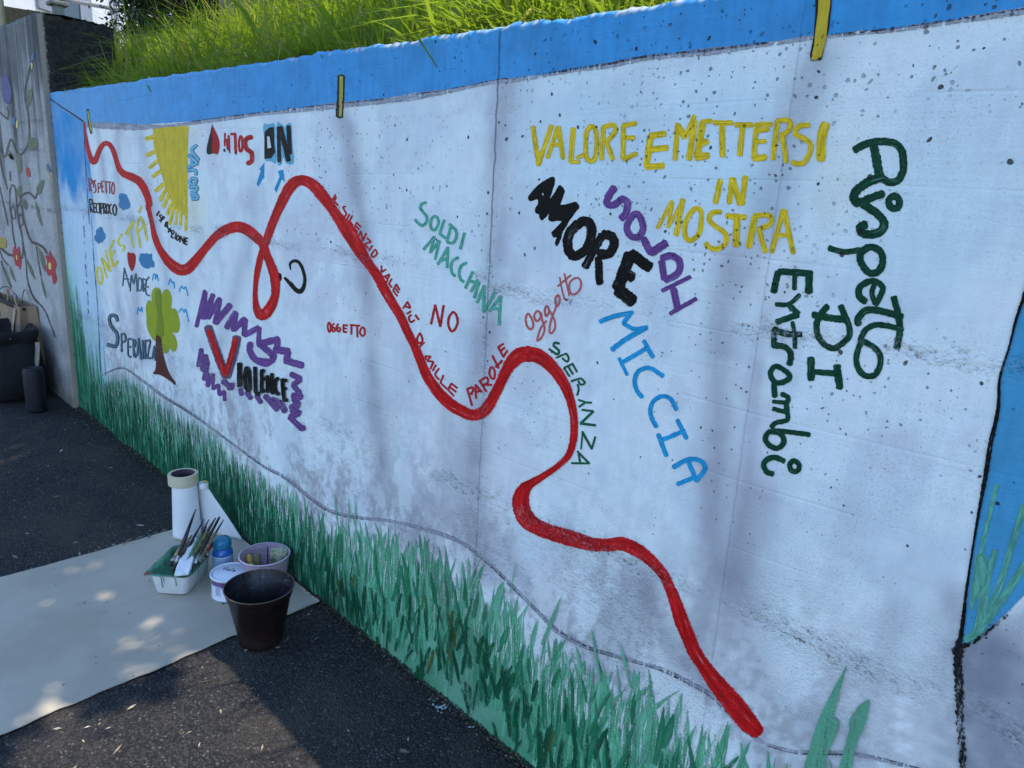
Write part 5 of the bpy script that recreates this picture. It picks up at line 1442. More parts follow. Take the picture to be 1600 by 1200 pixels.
# ---- paint tin with handwriting on the lid
def tin():
    b0 = Vector((-2.279, -0.227, 0)); b0.z = sz(b0.x, b0.y) + .001
    root = empty('paint_tin', b0, 'white paint tin with a violet band and handwriting on its lid', 'tin')
    TINW = simple_mat('white_tin', (.70, .74, .82), .35, .05, 20)
    VIO = simple_mat('violet_label', (.16, .09, .22), .4, .15, 40)
    H = .087
    mb = MB(); mb.lathe([(0, 0), (.0615, 0), (.064, .002), (.064, .006), (.0625, .009), (.0625, H - .012), (.0635, H - .009)], 56); mb.build('can', TINW, root, smooth=True)
    mb = MB(); mb.lathe([(.0655, H - .010), (.0672, H - .006), (.0672, H - .002), (.0655, H), (.0635, H), (.060, H - .003), (.0585, H - .0045), (.056, H - .003), (.054, H - .001), (0, H - .001)], 56); mb.build('lid', TINW, root, smooth=True)
    mb = MB(); mb.lathe([(.0592, H - .0040), (.0586, H - .0036), (.0576, H - .0036), (.0570, H - .0038)], 56); mb.build('lid_groove', simple_mat('groove_shadow', (.12, .14, .26), .6), root, smooth=True)

    def arc(a0, a1, z0, z1, name, m, r=.0630):
        mb = MB(); n = 20; V = []
        for z in (z0, z1):
            for k in range(n + 1):
                a = R(a0 + (a1 - a0) * k / n); V.append((r * math.cos(a), r * math.sin(a), z))
        mb.add(V, [(k, k + 1, n + 2 + k, n + 1 + k) for k in range(n)])
        return mb.build(name, m, root, smooth=True)
    cam_a = math.degrees(math.atan2(-CAM_D - b0.y, -b0.x))
    arc(cam_a - 75, cam_a + 80, H - .030, H - .0125, 'violet_band', VIO)
    arc(cam_a - 12, cam_a + 60, .016, H - .0302, 'violet_label', VIO, .0630)
    arc(cam_a - 52, cam_a - 32, .020, H - .031, 'label_panel', simple_mat('label_lilac', (.55, .56, .74), .4), .0632)
    arc(cam_a - 10, cam_a - 5, .018, H - .032, 'label_stripe', WHITE_PLASTIC, .0634)
    for k in range(5): arc(cam_a - 50, cam_a - 36, .026 + k * .006, .0276 + k * .006, 'print_line', VIO, .0636)
    for da, z0, z1, w in ((-20, H - .012, .030, .0024), (-26, H - .010, .052, .0018), (18, H - .011, .046, .0022), (40, H - .012, .024, .0020)):
        a = R(cam_a + da); mb = MB()
        mb.tube([(.0640 * math.cos(a), .0640 * math.sin(a), z) for z in (z0, (z0 + z1) / 2, z1 + .004, z1)], [w * .6, w * .7, w, w * .6], 6); mb.build('paint_drip', VIO, root, smooth=True)
    # the word Viola in felt pen, reading along the camera's right
    rx = Vector((CR.x, CR.y, 0)).normalized(); ry = Vector((-rx.y, rx.x, 0))
    ang = R(8); ax = rx * math.cos(ang) - ry * math.sin(ang); ay = rx * math.sin(ang) + ry * math.cos(ang)
    strokes = [[(-30, 14), (-25, -2), (-17, 16)], [(-15, 7), (-13, -3)], [(-6, 6), (-9, 1), (-5, -4), (0, 0), (-3, 6), (-6, 6)], [(6, 16), (4, 2), (8, -4)], [(17, 5), (12, 2), (13, -4), (18, -3), (19, 5), (21, -4)]]
    mb = MB()
    for s in strokes:
        pts = [ax * (x * .00095 - .003) + ay * (y * .00120 + .006) + Vector((0, 0, H - .0004)) for x, y in s]
        mb.tube(pts, .0011, 6)
    p = ax * (-.0155) + ay * .019 + Vector((0, 0, H - .0004)); mb.tube([p, p + ax * .0015], .0012, 6)
    mb.build('handwriting', simple_mat('black_felt_pen', (.015, .015, .018), .5), root)


tin()


# ---- brown plant pot used as a bucket
def pot():
    b0 = Vector((-1.976, -0.270, 0)); b0.z = gz(b0.x) + .004
    root = empty('plant_pot', b0, 'glossy dark brown plastic plant pot with dried paint inside', 'pot')
    m, t, b = material('brown_pot_plastic')
    o = t.obj()
    t.set(b.inputs['Base Color'], t.mix(t.sstep(t.noise(o, 14, 3), .3, .7), (.012, .006, .0055), (.021, .010, .009)))
    t.set(b.inputs['Roughness'], t.sstep(t.noise(o, 20, 3), .3, .7, .28, .5))
    b.inputs['Specular IOR Level'].default_value = .5
    H = .192
    mb = MB(); mb.lathe([(0, .004), (.060, .004), (.064, 0), (.067, .002), (.070, .02), (.0975, H - .03), (.1005, H - .028), (.1075, H - .002), (.1085, H), (.1075, H + .001)], 72); mb.build('body', m, root, smooth=True)
    RIM = simple_mat('scuffed_rim', (.085, .058, .048), .45, .2, 40)
    mb = MB(); mb.lathe([(.1080, H - .0015), (.1092, H), (.1080, H + .0024), (.1060, H + .0018), (.1055, H - .001)], 72); mb.build('rim', RIM, root, smooth=True)
    mi, t, b = material('paint_stained_inside')
    o = t.obj(); sp = t.n('ShaderNodeSeparateXYZ'); t.set(sp.inputs[0], o)
    mp = t.n('ShaderNodeMapping'); t.set(mp.inputs[0], o); mp.inputs['Scale'].default_value = (70, 70, 9)
    nz = t.noise(mp.outputs[0], 1, 3); hi = t.sstep(sp.outputs[2], .085, .165)
    c = t.mix(t.math('MULTIPLY', t.sstep(nz, .50, .62), hi), (.010, .008, .010), (.030, .026, .045))
    c = t.mix(t.math('MULTIPLY', t.sstep(t.noise(mp.outputs[0], 1.7, 3), .675, .74), hi), c, (.10, .13, .16))
    c = t.mix(t.math('MULTIPLY', t.sstep(t.noise(o, 34, 2), .65, .70), hi), c, (.04, .11, .10))
    t.set(b.inputs['Base Color'], c); b.inputs['Roughness'].default_value = .35
    mb = MB(); mb.lathe([(.1058, H + .0015), (.0985, H - .03), (.0950, H - .035), (.073, .045)], 72); mb.build('inside', mi, root, smooth=True)
    mb = MB(); mb.lathe([(.0735, .045), (.05, .0452), (0, .0452)], 48); mb.build('dark_water', simple_mat('dark_paint_water', (.010, .007, .012), .06, .1, 10, spec=.5), root, smooth=True)


pot()


# ---- pink basket
def basket():
    b0 = Vector((-2.262, -0.103, 0)); b0.z = sz(b0.x, b0.y) + .001
    root = empty('pink_basket', b0, 'pink woven plastic basket with an oval handle slot behind the brown pot', 'basket')
    m, t, b = material('pink_basket_plastic')
    o = t.obj()
    w1 = t.n('ShaderNodeTexWave', bands_direction='Z'); t.set(w1.inputs[0], o); w1.inputs['Scale'].default_value = 62; w1.inputs['Distortion'].default_value = 1.5
    t.set(b.inputs['Base Color'], t.mix(w1.outputs[1], (.36, .24, .31), (.56, .42, .50)))
    b.inputs['Roughness'].default_value = .45
    t.set(b.inputs['Normal'], t.bump(w1.outputs[1], .6, .003))
    H = .118; n = 64
    rz = [(.070, .0), (.073, .02), (.077, .045), (.080, .066), (.083, .078), (.0855, .098), (.0872, H)]
    # the wall of the basket with a slot left open under the rim
    mb = MB(); V = []; F = []
    for r, z in rz:
        for k in range(n): V.append((r * math.cos(2 * math.pi * k / n), r * math.sin(2 * math.pi * k / n), z))
    ka = int(n * (math.degrees(math.atan2(.55, .42)) / 360))
    for i in range(len(rz) - 1):
        for k in range(n):
            if i == 4 and ((k - ka) % n < 7 or (k - ka - n // 2) % n < 7): continue
            k2 = (k + 1) % n
            F.append((i * n + k, i * n + k2, (i + 1) * n + k2, (i + 1) * n + k))
    F.append(tuple(reversed(range(n))))
    mb.add(V, F)
    ob = mb.build('wall', m, root, smooth=True); so = ob.modifiers.new('t', 'SOLIDIFY'); so.thickness = .003
    mb = MB(); mb.lathe([(.0865, H - .003), (.0900, H - .002), (.0905, H + .001), (.0885, H + .003), (.0855, H + .002)], n); mb.build('rim', simple_mat('pale_pink_rim', (.62, .52, .58), .4), root, smooth=True)
    z0 = b0.z + .004
    # brush with pale bristles, standing hair up
    bc = b0 + Vector((.030, .040, 0)); bc.z = z0
    fb = empty('paintbrush', bc, 'wide brush with pale green bristles standing up in the pink basket', 'paintbrush', rz=math.atan2(CR.y, CR.x) + R(4))
    mb = MB(); mb.box((0, 0, .035), (.026, .012, .07)); mb.box((0, 0, .080), (.056, .016, .02)); o1 = mb.build('handle', BARE_WOOD, fb); bv = o1.modifiers.new('b', 'BEVEL'); bv.width = .003
    GB = simple_mat('pale_green_bristle', (.42, .45, .31), .7, .3, 160)
    mb = MB(); mb.box((0, 0, .110), (.054, .014, .046)); mb.build('bristle_block', GB, fb)
    mb = MB(); V = []; random.seed(3)
    for k in range(130):
        x = random.uniform(-.027, .027); y = random.uniform(-.008, .008); sp = random.uniform(.85, 1.0)
        l = .050 * random.uniform(.90, 1.04)
        a = Vector((x, y, .086)); e = Vector((x * 1.08 + random.uniform(-.002, .002), y * 1.3, .086 + l))
        mb.tube([a, (a + e) / 2 + Vector((0, random.uniform(-.001, .001), 0)), e], [.0014, .0014, .0008], 5)
    mb.build('bristles', GB, fb, kind='stuff', smooth=True)
    for dx, dy, h, r, col, lb, nm in ((-.052, -.030, .100, .010, (.50, .36, .06), 'mustard handle leaning at the left inside the pink basket', 'tool_handle'), (-.034, -.010, .102, .013, (.18, .15, .07), 'olive brown handle beside the mustard one in the pink basket', 'tool_handle'),
                                      (.010, -.052, .100, .0085, (.55, .52, .03), 'bright yellow handle near the front of the pink basket', 'tool_handle'), (-.034, .030, .120, .0022, (.02, .02, .025), 'thin black stick leaning across the pink basket', 'stick'), (.042, -.034, .088, .014, (.03, .12, .22), 'dark blue lump low in the pink basket', 'sponge')):
        p = b0 + Vector((dx * .8, dy * .8, 0)); p.z = z0
        mb = MB()
        lean = Vector((dx * .30, dy * .30, 0))
        mb.tube([(0, 0, 0), lean * .5 + Vector((0, 0, h * .5)), lean * .92 + Vector((0, 0, h * .93)), lean + Vector((0, 0, h))], [r, r, r * .95, r * .55], 12)
        o1 = mb.build(nm, simple_mat(lb.split(' in')[0].replace(' ', '_')[:24], col, .45, .2, 40), smooth=True)
        o1.location = p
        tag(o1, lb, 'handle' if nm == 'tool_handle' else nm)


basket()


# ---- backpack, paper bag and bottle at the far end
def far_things():
    gzf = gz(-5.1)
    # rounded soft backpack
    c = Vector((-5.225, -0.235, gzf + .004))
    root = empty('backpack', c, 'dark slate backpack slumped against the flower wall with its top open', 'backpack')
    root.scale = (1, 1, .94)
    CL = simple_mat('slate_cloth', (.006, .008, .010), .85, .3, 24, bump=.3)
    CL2 = simple_mat('black_cloth', (.005, .0055, .007), .9, .3, 24)

    def blob(prof, n=40, sx=1, sy=1, seed=0, mat=None, wob=.02):
        V = []
        for i, (r, z) in enumerate(prof):
            for k in range(n):
                a = 2 * math.pi * k / n
                q = abs(math.cos(a)) ** 3 + abs(math.sin(a)) ** 3
                rr = r / q ** (1 / 3)
                rr *= 1 + wob * 3 * noise.noise(Vector((math.cos(a) * 1.7, math.sin(a) * 1.7, z * 9 + seed)))
                V.append((rr * math.cos(a) * sx, rr * math.sin(a) * sy, z + .01 * noise.noise(Vector((math.cos(a) * 2, math.sin(a) * 2, seed + 3)))))
        F = [(i * n + k, i * n + (k + 1) % n, (i + 1) * n + (k + 1) % n, (i + 1) * n + k) for i in range(len(prof) - 1) for k in range(n)]
        mb = MB(); mb.add(V, F); return mb
    blob([(.0, 0), (.20, 0), (.235, .03), (.25, .12), (.245, .22), (.225, .32), (.21, .37)], sx=1.25, sy=.72).build('body', CL, root, smooth=True)
    blob([(.212, .365), (.222, .385), (.228, .405), (.225, .432), (.212, .445), (.19, .44), (.165, .41), (.12, .36), (0, .33)], sx=1.25, sy=.72, seed=4, wob=.035).build('open_top', CL2, root, smooth=True)
    mb = MB(); mb.tube([(-.20, -.155, .40), (-.05, -.185, .412), (.10, -.175, .405), (.22, -.12, .40), (.275, -.02, .41)], .0045, 6); mb.build('zip', simple_mat('grey_zip', (.20, .22, .26), .5), root, smooth=True)
    for dx in (-.11, .10):
        mb = MB(); mb.tube([(dx, -.188, .36), (dx * 1.05, -.236, .25), (dx * 1.05, -.238, .10), (dx, -.205, .03)], .007, 6); mb.build('webbing_strap', simple_mat('dark_webbing', (.022, .024, .028), .7, .3, 80), root, smooth=True)
    mb = MB(); mb.add([(.262 + .006 * math.sin(k), .02 - .004 * k, .36 - .036 * k) for k in range(9)] + [(.292 + .006 * math.sin(k), .035 - .004 * k, .362 - .036 * k) for k in range(9)], [(k, k + 1, k + 10, k + 9) for k in range(8)])
    ob = mb.build('strap', simple_mat('beige_strap', (.30, .25, .22), .8), root, smooth=True); so = ob.modifiers.new('t', 'SOLIDIFY'); so.thickness = .004
    ob.location = (.035, .075, .02)
    blob([(0, .02), (.16, .02), (.19, .06), (.19, .16), (.17, .21), (0, .22)], sx=1.1, sy=.35, seed=8).build('front_pocket', CL, root, smooth=True).location = (-.02, -.165, .02)
    # brown paper bag
    pb = Vector((-5.60, -0.105, gz(-5.3) + .005))
    r2 = empty('paper_bag', pb, 'brown paper carrier bag with twisted cord handles behind the backpack', 'bag', rz=R(3))
    KR = simple_mat('brown_kraft', (.27, .185, .12), .75, .2, 12, bump=.15)
    KR2 = simple_mat('light_kraft_fold', (.42, .31, .21), .75, .1, 12)
    mb = MB(); V = []
    for z, wx, wy in ((0, .37, .060), (.10, .375, .064), (.40, .37, .055), (.515, .365, .045)):
        for sx_, sy_ in ((-1, -1), (1, -1), (1, 1), (-1, 1)): V.append((sx_ * wx + .01 * sx_ * math.sin(z * 9), sy_ * wy, z))
        V.insert(len(V) - 2, (wx - .012 * (z > .1) - .03 * z, 0, z)); V.append((-wx + .012 * (z > .1) + .03 * z, 0, z))
    F = [(i * 6 + k, i * 6 + (k + 1) % 6, (i + 1) * 6 + (k + 1) % 6, (i + 1) * 6 + k) for i in range(3) for k in range(6)] + [tuple(reversed(range(6)))]
    mb.add(V, F); ob = mb.build('bag_body', KR, r2); so = ob.modifiers.new('t', 'SOLIDIFY'); so.thickness = .0015
    mb = MB(); mb.tube([(-.30, -.052, .512), (-.1, -.056, .520), (.18, -.050, .508), (.352, -.02, .498)], .012, 6); mb.build('rolled_top_edge', simple_mat('dark_bag_mouth', (.03, .028, .026), .8), r2, smooth=True)
    for s in (-1, 1):
        mb = MB(); pts = [(.20 + .10 * t_, s * .040, .50 + .10 * math.sin(math.pi * (t_ + 1) / 2) * 1.0) for t_ in np.linspace(-1, 1, 14)]
        mb.tube(pts, .004, 6); mb.build('cord_handle', KR2, r2, smooth=True)
    mb = MB(); mb.add([(.21, -.0665, .34), (.255, -.0665, .34), (.325, -.060, .500), (.295, -.060, .500)], [(0, 1, 2, 3)]); mb.build('paper_fold', KR2, r2)
    mb = MB(); mb.add([(-.16, -.066, .40), (-.02, -.066, .40), (-.015, -.066, .44), (-.16, -.066, .46)], [(0, 1, 2, 3)]); mb.build('white_sticker', WHITE_PLASTIC, r2)
    # navy cylinder
    s0 = Vector((-4.752, -0.206, gz(-4.75) + .004))
    r3 = empty('water_flask', s0, 'dark navy cylinder shaped flask standing in front of the backpack', 'flask')
    NV = simple_mat('navy_mesh', (.0045, .006, .014), .6, .2, 90, bump=.3)
    mb = MB(); mb.lathe([(0, .0), (.045, 0), (.051, .006), (.053, .02), (.053, .232), (.050, .245), (.044, .250)], 44); mb.build('body', NV, r3, smooth=True)
    mb = MB(); mb.lathe([(.046, .2495), (.0475, .254), (.043, .257), (.038, .252), (.0, .250)], 44); mb.build('cap', simple_mat('grey_black_cap', (.012, .013, .018), .4), r3, smooth=True)
    mb = MB(); mb.lathe([(.0515, .004), (.0540, .006), (.0540, .018), (.0532, .020)], 44); mb.build('rubber_foot', CL2, r3, smooth=True)


far_things()


# ---- crumbs, moss and splashes along the foot of the wall
def wall_foot():
    mb = MB(); random.seed(11)
    cols = []
    def chunk(x, y, z, s, col):
        n0 = len(mb.v); R3 = Matrix.Rotation(random.uniform(0, 6.28), 3, Vector((random.random(), random.random(), random.random() + .01)))
        vs = [R3 @ Vector(p) * s * random.uniform(.6, 1.2) + Vector((x, y, z)) for p in ((1, 0, 0), (-1, 0, 0), (0, 1, 0), (0, -1, 0), (0, 0, .7), (0, 0, -.7))]
        mb.add(vs, [(0, 2, 4), (2, 1, 4), (1, 3, 4), (3, 0, 4), (2, 0, 5), (1, 2, 5), (3, 1, 5), (0, 3, 5)])
        cols.extend([(*col, 1)] * 6)
    for _ in range(9000):
        x = random.uniform(-4.7, -.4); y = -abs(random.gauss(0, .014)) - .001
        if random.random() < .3: y = -abs(random.gauss(0, .035))
        dens = noise.noise(Vector((x * 3.1, 0, 0)))
        if dens < random.uniform(-.5, .5): continue
        t_ = random.random(); k = random.uniform(.6, 1.3)
        col = (.030 * k, .026 * k, .020 * k) if t_ < .62 else ((.035 * k, .055 * k, .018 * k) if t_ < .86 else (.13 * k, .11 * k, .085 * k))
        chunk(x, y, gz(x) + .005 + max(0, .012 + y * .5) * random.random(), random.uniform(.0015, .0060), col)
    m, t, b = material('wall_foot_crumbs'); t.set(b.inputs['Base Color'], t.attr('tint')); b.inputs['Roughness'].default_value = .95
    mb.build('dirt_crumbs', m, attr={'tint': cols}, kind='stuff')
    # twigs, seeds and dry leaf scraps on the road and the paper
    mb = MB(); cols = []
    for _ in range(420):
        x = random.uniform(-4.6, -1.1); y = random.uniform(-1.25, -.01)
        onp = -2.86 < x < -2.03 and y < -.012
        if onp and random.random() < .72: continue
        z = (sz(x, y) if onp else float(height_asphalt(np.array(x), np.array(y)))) + .002
        L = random.uniform(.004, .013) if random.random() < .9 else random.uniform(.013, .022)
        if onp: L *= .7
        a = random.uniform(0, 6.28); w = L * random.uniform(.12, .4); u = Vector((math.cos(a), math.sin(a), random.uniform(-.1, .25))); s = Vector((-u.y, u.x, 0))
        p = Vector((x, y, z)); n0 = len(mb.v)
        mb.add([p - u * L, p + s * w + Vector((0, 0, .001)), p + u * L, p - s * w], [(0, 1, 2, 3)])
        k = random.uniform(.5, 1.3); col = random.choice(((.34, .29, .20), (.22, .18, .12), (.40, .36, .28), (.12, .10, .07), (.06, .07, .03)))
        cols.extend([(*(q * k for q in col), 1)] * 4)
    for _ in range(46):    # scraps caught along the left edge of the paper
        y = -.2 - abs(random.gauss(.12, .13)); x = -2.868 + random.gauss(0, .006); z = sz(x, y) + .004
        L = random.uniform(.004, .010); a = random.uniform(0, 6.28); u = Vector((math.cos(a), math.sin(a), random.uniform(0, .6))); s = Vector((-u.y, u.x, .2)); p = Vector((x, y, z))
        mb.add([p - u * L, p + s * L * .5, p + u * L, p - s * L * .4], [(0, 1, 2, 3)]); k = random.uniform(.5, 1.1); cols.extend([(.26 * k, .23 * k, .17 * k, 1)] * 4)
    m2, t, b = material('dry_scraps'); t.set(b.inputs['Base Color'], t.attr('tint')); b.inputs['Roughness'].default_value = .8
    mb.build('leaf_litter', m2, attr={'tint': cols}, kind='stuff')
    # white paint splashed on the road at the foot of the wall
    mb = MB()
    for (u0, v0, sx_, sy_, n) in ((608, 1032, 5, 4, 6), (678, 1096, 6, 5, 9), (692, 1109, 11, 6, 22), (738, 1138, 8, 3, 7)):
        for _ in range(n):
            p = on_ground(u0 + random.gauss(0, sx_ * .6), v0 + random.gauss(0, sy_ * .6))
            if p.y > -.004: continue
            z = float(height_asphalt(np.array(p.x), np.array(p.y))) + .0035
            r = random.uniform(.0012, .0042); k = random.randint(5, 7); st = random.uniform(1, 2.2); a0 = random.uniform(0, 6.28)
            V = [Vector((r * st * math.cos(i * 6.283 / k) * random.uniform(.7, 1.2), r * math.sin(i * 6.283 / k) * random.uniform(.7, 1.2), 0)) for i in range(k)]
            V = [Matrix.Rotation(a0, 3, 'Z') @ q + Vector((p.x, p.y, z + random.uniform(0, .0015))) for q in V]
            mb.add(V, [tuple(range(k))])
    mb.build('paint_splash', simple_mat('spilt_white_paint', (.36, .40, .42), .7, .3, 200), kind='stuff')


wall_foot()
# ------------------------------------------------------------------ the bank behind the wall
def bank_z(x, y):
    x = np.asarray(x, float); y = np.asarray(y, float)
    left = smooth(x, -3.6, -5.3)
    sl = 0.62 - 0.22 * left
    yy = np.maximum(y - 0.2, 0)
    ridge = 2.1 - 0.75 * left
    z = 1.79 + sl * np.minimum(yy, ridge) + 0.10 * left + (0.06 - 0.03 * left) * np.maximum(yy - ridge, 0)
    return z + (fnoise(x, y, 2.2, 3, 301) - 0.5) * 0.10


def bank():
    xs = np.concatenate([[-90, -60, -40, -28, -20, -15, -12], np.arange(-10, 2.2, 0.10), [3, 5, 9, 20, 60]])
    ys = np.concatenate([np.arange(0.20, 3.2, 0.08), [3.6, 4.2, 5, 7, 10, 16, 30, 70]])
    X, Y = np.meshgrid(xs, ys, indexing='ij')
    Z = bank_z(X, Y)
    inwall = (X < -4.66) & (Y < 0.36)
    Z = np.where(inwall, 1.6, Z)
    nx, ny = X.shape; i = np.arange(nx * ny).reshape(nx, ny)
    mb = MB(); mb.v = np.stack([X, Y, Z], -1).reshape(-1, 3).tolist()
    mb.f = np.stack([i[:-1, :-1], i[1:, :-1], i[1:, 1:], i[:-1, 1:]], -1).reshape(-1, 4).tolist(); mb.mi = [0] * len(mb.f)
    mb.build('grass_bank', simple_mat('bank_soil', (.035, .040, .016), .95, .4, 6), smooth=True, kind='structure')


bank()


def leaf_mat(name, attr='tint', trans=0.4, rough=0.5):
    m = bpy.data.materials.new(name); m.use_nodes = True
    t = NT(m.node_tree); b = m.node_tree.nodes['Principled BSDF']; out = m.node_tree.nodes['Material Output']
    col = t.attr(attr)
    t.set(b.inputs['Base Color'], col); b.inputs['Roughness'].default_value = rough; b.inputs['Specular IOR Level'].default_value = .35
    tr = t.n('ShaderNodeBsdfTranslucent'); t.set(tr.inputs[0], t.mix(1.0, col, (1.5, 1.7, .55), 'MULTIPLY'))
    mx = t.n('ShaderNodeMixShader'); mx.inputs[0].default_value = trans
    m.node_tree.links.new(b.outputs[0], mx.inputs[1]); m.node_tree.links.new(tr.outputs[0], mx.inputs[2])
    m.node_tree.links.new(mx.outputs[0], out.inputs[0])
    return m


def blades_object():
    g = np.random.default_rng(21)
    N = 46000
    x = g.uniform(-9.2, 0.6, N); y = 0.215 + g.random(N) ** 1.25 * 2.3
    # more of them where the bank meets the wall
    k = g.random(N) < 0.16; y[k] = 0.205 + g.random(k.sum()) * 0.12
    x[k] = g.uniform(-4.75, 0.4, k.sum())
    keep = ~((x < -4.62) & (y < 0.40)); x, y = x[keep], y[keep]
    # keep the dense part in view
    N = len(x)
    z = bank_z(x, y) - 0.02
    clump = fnoise(x, y, 3.2, 3, 303)
    h = g.uniform(0.10, 0.30, N) * (0.7 + 0.9 * clump) + 0.06 * (x < -3.4) * g.random(N)
    tall = g.random(N) < 0.035; h[tall] *= 1.6
    front = y < 0.33; h[front] *= 0.75
    w = g.uniform(0.0026, 0.0060, N) * np.where(x > -2.6, 1.25, 1.0)
    wide = g.random(N) < 0.07; w[wide] *= 2.6
    stalk = g.random(N) < 0.012; h[stalk] *= 1.5; w[stalk] *= 0.6
    az = g.uniform(0, 2 * np.pi, N); lean = np.abs(g.normal(0.35, 0.28, N)) * h
    droop = np.clip(g.normal(0.45, 0.40, N), 0, 1.3) * h
    dx, dy = np.cos(az), np.sin(az)
    sx, sy = -dy, dx
    tw = g.uniform(-0.7, 0.7, N); sx, sy = sx * np.cos(tw) + dx * np.sin(tw), sy * np.cos(tw) + dy * np.sin(tw)
    S = 4; V = np.zeros((N, 2 * (S + 1), 3)); 
    for i in range(S + 1):
        t = i / S
        cx = x + dx * (lean * t + droop * t ** 2.4); cy = y + dy * (lean * t + droop * t ** 2.4)
        cz = z + h * t - droop * 0.85 * t ** 3
        cy = np.where(cz < 1.86, np.maximum(cy, 0.03 + 0.0 * cy), cy)
        ww = w * (1 - t ** 1.6) * (0.6 + 0.8 * min(1, 2.5 * t)) + 0.0003
        V[:, 2 * i] = np.stack([cx - sx * ww, cy - sy * ww, cz], -1)
        V[:, 2 * i + 1] = np.stack([cx + sx * ww, cy + sy * ww, cz], -1)
    base = np.arange(N)[:, None, None] * (2 * (S + 1))
    f = np.array([[2 * i, 2 * i + 1, 2 * i + 3, 2 * i + 2] for i in range(S)])[None] + base
    tone = g.random(N)
    c0, c1 = np.array((.085, .135, .018)), np.array((.245, .300, .050)); cd = np.array((.25, .22, .10))
    C = c0 + (c1 - c0) * (0.5 * tone + 0.5 * clump)[:, None]
    dry = (g.random(N) < 0.07) | stalk; C[dry] = cd * (0.6 + 0.6 * tone[dry])[:, None]
    cc = np.concatenate([np.repeat(C[:, None], 2 * (S + 1), 1).reshape(-1, 3), np.ones((N * 2 * (S + 1), 1))], 1)
    me = bpy.data.meshes.new('meadow_grass')
    nv = N * 2 * (S + 1); nf = N * S
    me.vertices.add(nv); me.vertices.foreach_set('co', V.reshape(-1))
    me.loops.add(nf * 4); me.loops.foreach_set('vertex_index', f.reshape(-1).astype(np.int32))
    me.polygons.add(nf); me.polygons.foreach_set('loop_start', np.arange(0, nf * 4, 4, dtype=np.int32))
    me.update(calc_edges=True)
    a = me.color_attributes.new('tint', 'FLOAT_COLOR', 'POINT'); a.data.foreach_set('color', cc.astype(np.float32).reshape(-1))
    me.materials.append(leaf_mat('grass_blade', trans=.55, rough=.38))
    o = bpy.data.objects.new('meadow_grass', me); COL.objects.link(o)
    tag(o, 'tall unmown grass growing on the bank above the blue border', 'grass', kind='stuff')


blades_object()


def leaf_cloud(points, size, tints, seed=0, flat=0.3):
    """many small pointed leaves at the given points"""
    g = np.random.default_rng(seed)
    pts = np.asarray(points); N = len(pts)
    n = g.normal(0, 1, (N, 3)); n[:, 2] = np.abs(n[:, 2]) + flat; n /= np.linalg.norm(n, axis=1)[:, None]
    u = np.cross(n, g.normal(0, 1, (N, 3))); u /= np.linalg.norm(u, axis=1)[:, None]; v = np.cross(n, u)
    L = size * g.uniform(.6, 1.25, N)[:, None]; W = L * g.uniform(.35, .5, N)[:, None]
    V = np.stack([pts - u * L * .5, pts - u * L * .1 + v * W * .5, pts + u * L * .5 - n * L * .12, pts - u * L * .1 - v * W * .5], 1)
    C = np.asarray(tints)[g.integers(0, len(tints), N)] * g.uniform(.75, 1.3, N)[:, None]
    mb = MB(); mb.v = V.reshape(-1, 3).tolist()
    i = np.arange(N) * 4; mb.f = np.stack([i, i + 1, i + 2, i + 3], -1).tolist(); mb.mi = [0] * N
    cc = np.concatenate([np.repeat(C, 4, 0), np.ones((N * 4, 1))], 1)
    return mb, cc


BARK = simple_mat('pale_bark', (.17, .13, .10), .9, .4, 26, bump=.8)
LEAF = leaf_mat('tree_leaf', trans=.42)
LEAF_DK = leaf_mat('evergreen_leaf', trans=.16, rough=.35)


def limb(mb, a, b, r0, r1, seed, n=7):
    a, b = Vector(a), Vector(b); pts = []; rs = []
    for k in range(n + 1):
        t = k / n; p = a.lerp(b, t)
        j = (b - a).length * .05 * math.sin(math.pi * t)
        p = p + Vector((noise.noise(Vector((seed, t * 3, 0))), noise.noise(Vector((seed, t * 3, 5))), 0)) * j * 2
        pts.append(p); rs.append(r0 + (r1 - r0) * t)
    mb.tube(pts, rs, 12)
    return pts[-1]


DAPPLES = [(on_ground(130, 890), .075), (on_ground(160, 880), .05), (on_ground(205, 995), .075), (on_ground(235, 1000), .05), (on_ground(190, 1060), .05), (on_ground(60, 1125), .085), (on_ground(75, 1150), .06),
           (on_ground(15, 712), .16), (on_ground(-30, 720), .2), (on_ground(0, 740), .1), (on_ground(35, 1085), .035), (on_ground(150, 935), .04), (on_ground(60, 950), .05), (on_ground(250, 1130), .05), (on_ground(160, 1180), .05)]


def shade_keep(p, g):
    """does a leaf here shade the patio where the photograph is in shade?"""
    k = p[:, 2] / SUN_DIR.z
    gx = p[:, 0] - SUN_DIR.x * k; gy = p[:, 1] - SUN_DIR.y * k
    keep = np.ones(len(p), bool)
    rnd = g.random(len(p))
    for c, r in DAPPLES:
        d = np.hypot(gx - c.x, gy - c.y)
        keep &= ~((d < r * 1.3) & (rnd < .90 - .25 * (d / r / 1.3)))
    # the near end of the patio stands in the sun
    edge = -1.99 + 0.10 * np.sin(gy * 17) + 0.06 * np.sin(gy * 41 + 1)
    keep &= ~((gx > edge) & (gx < -0.6) & (gy < -0.30) & (gy > -1.3) & (rnd < .985))
    return keep


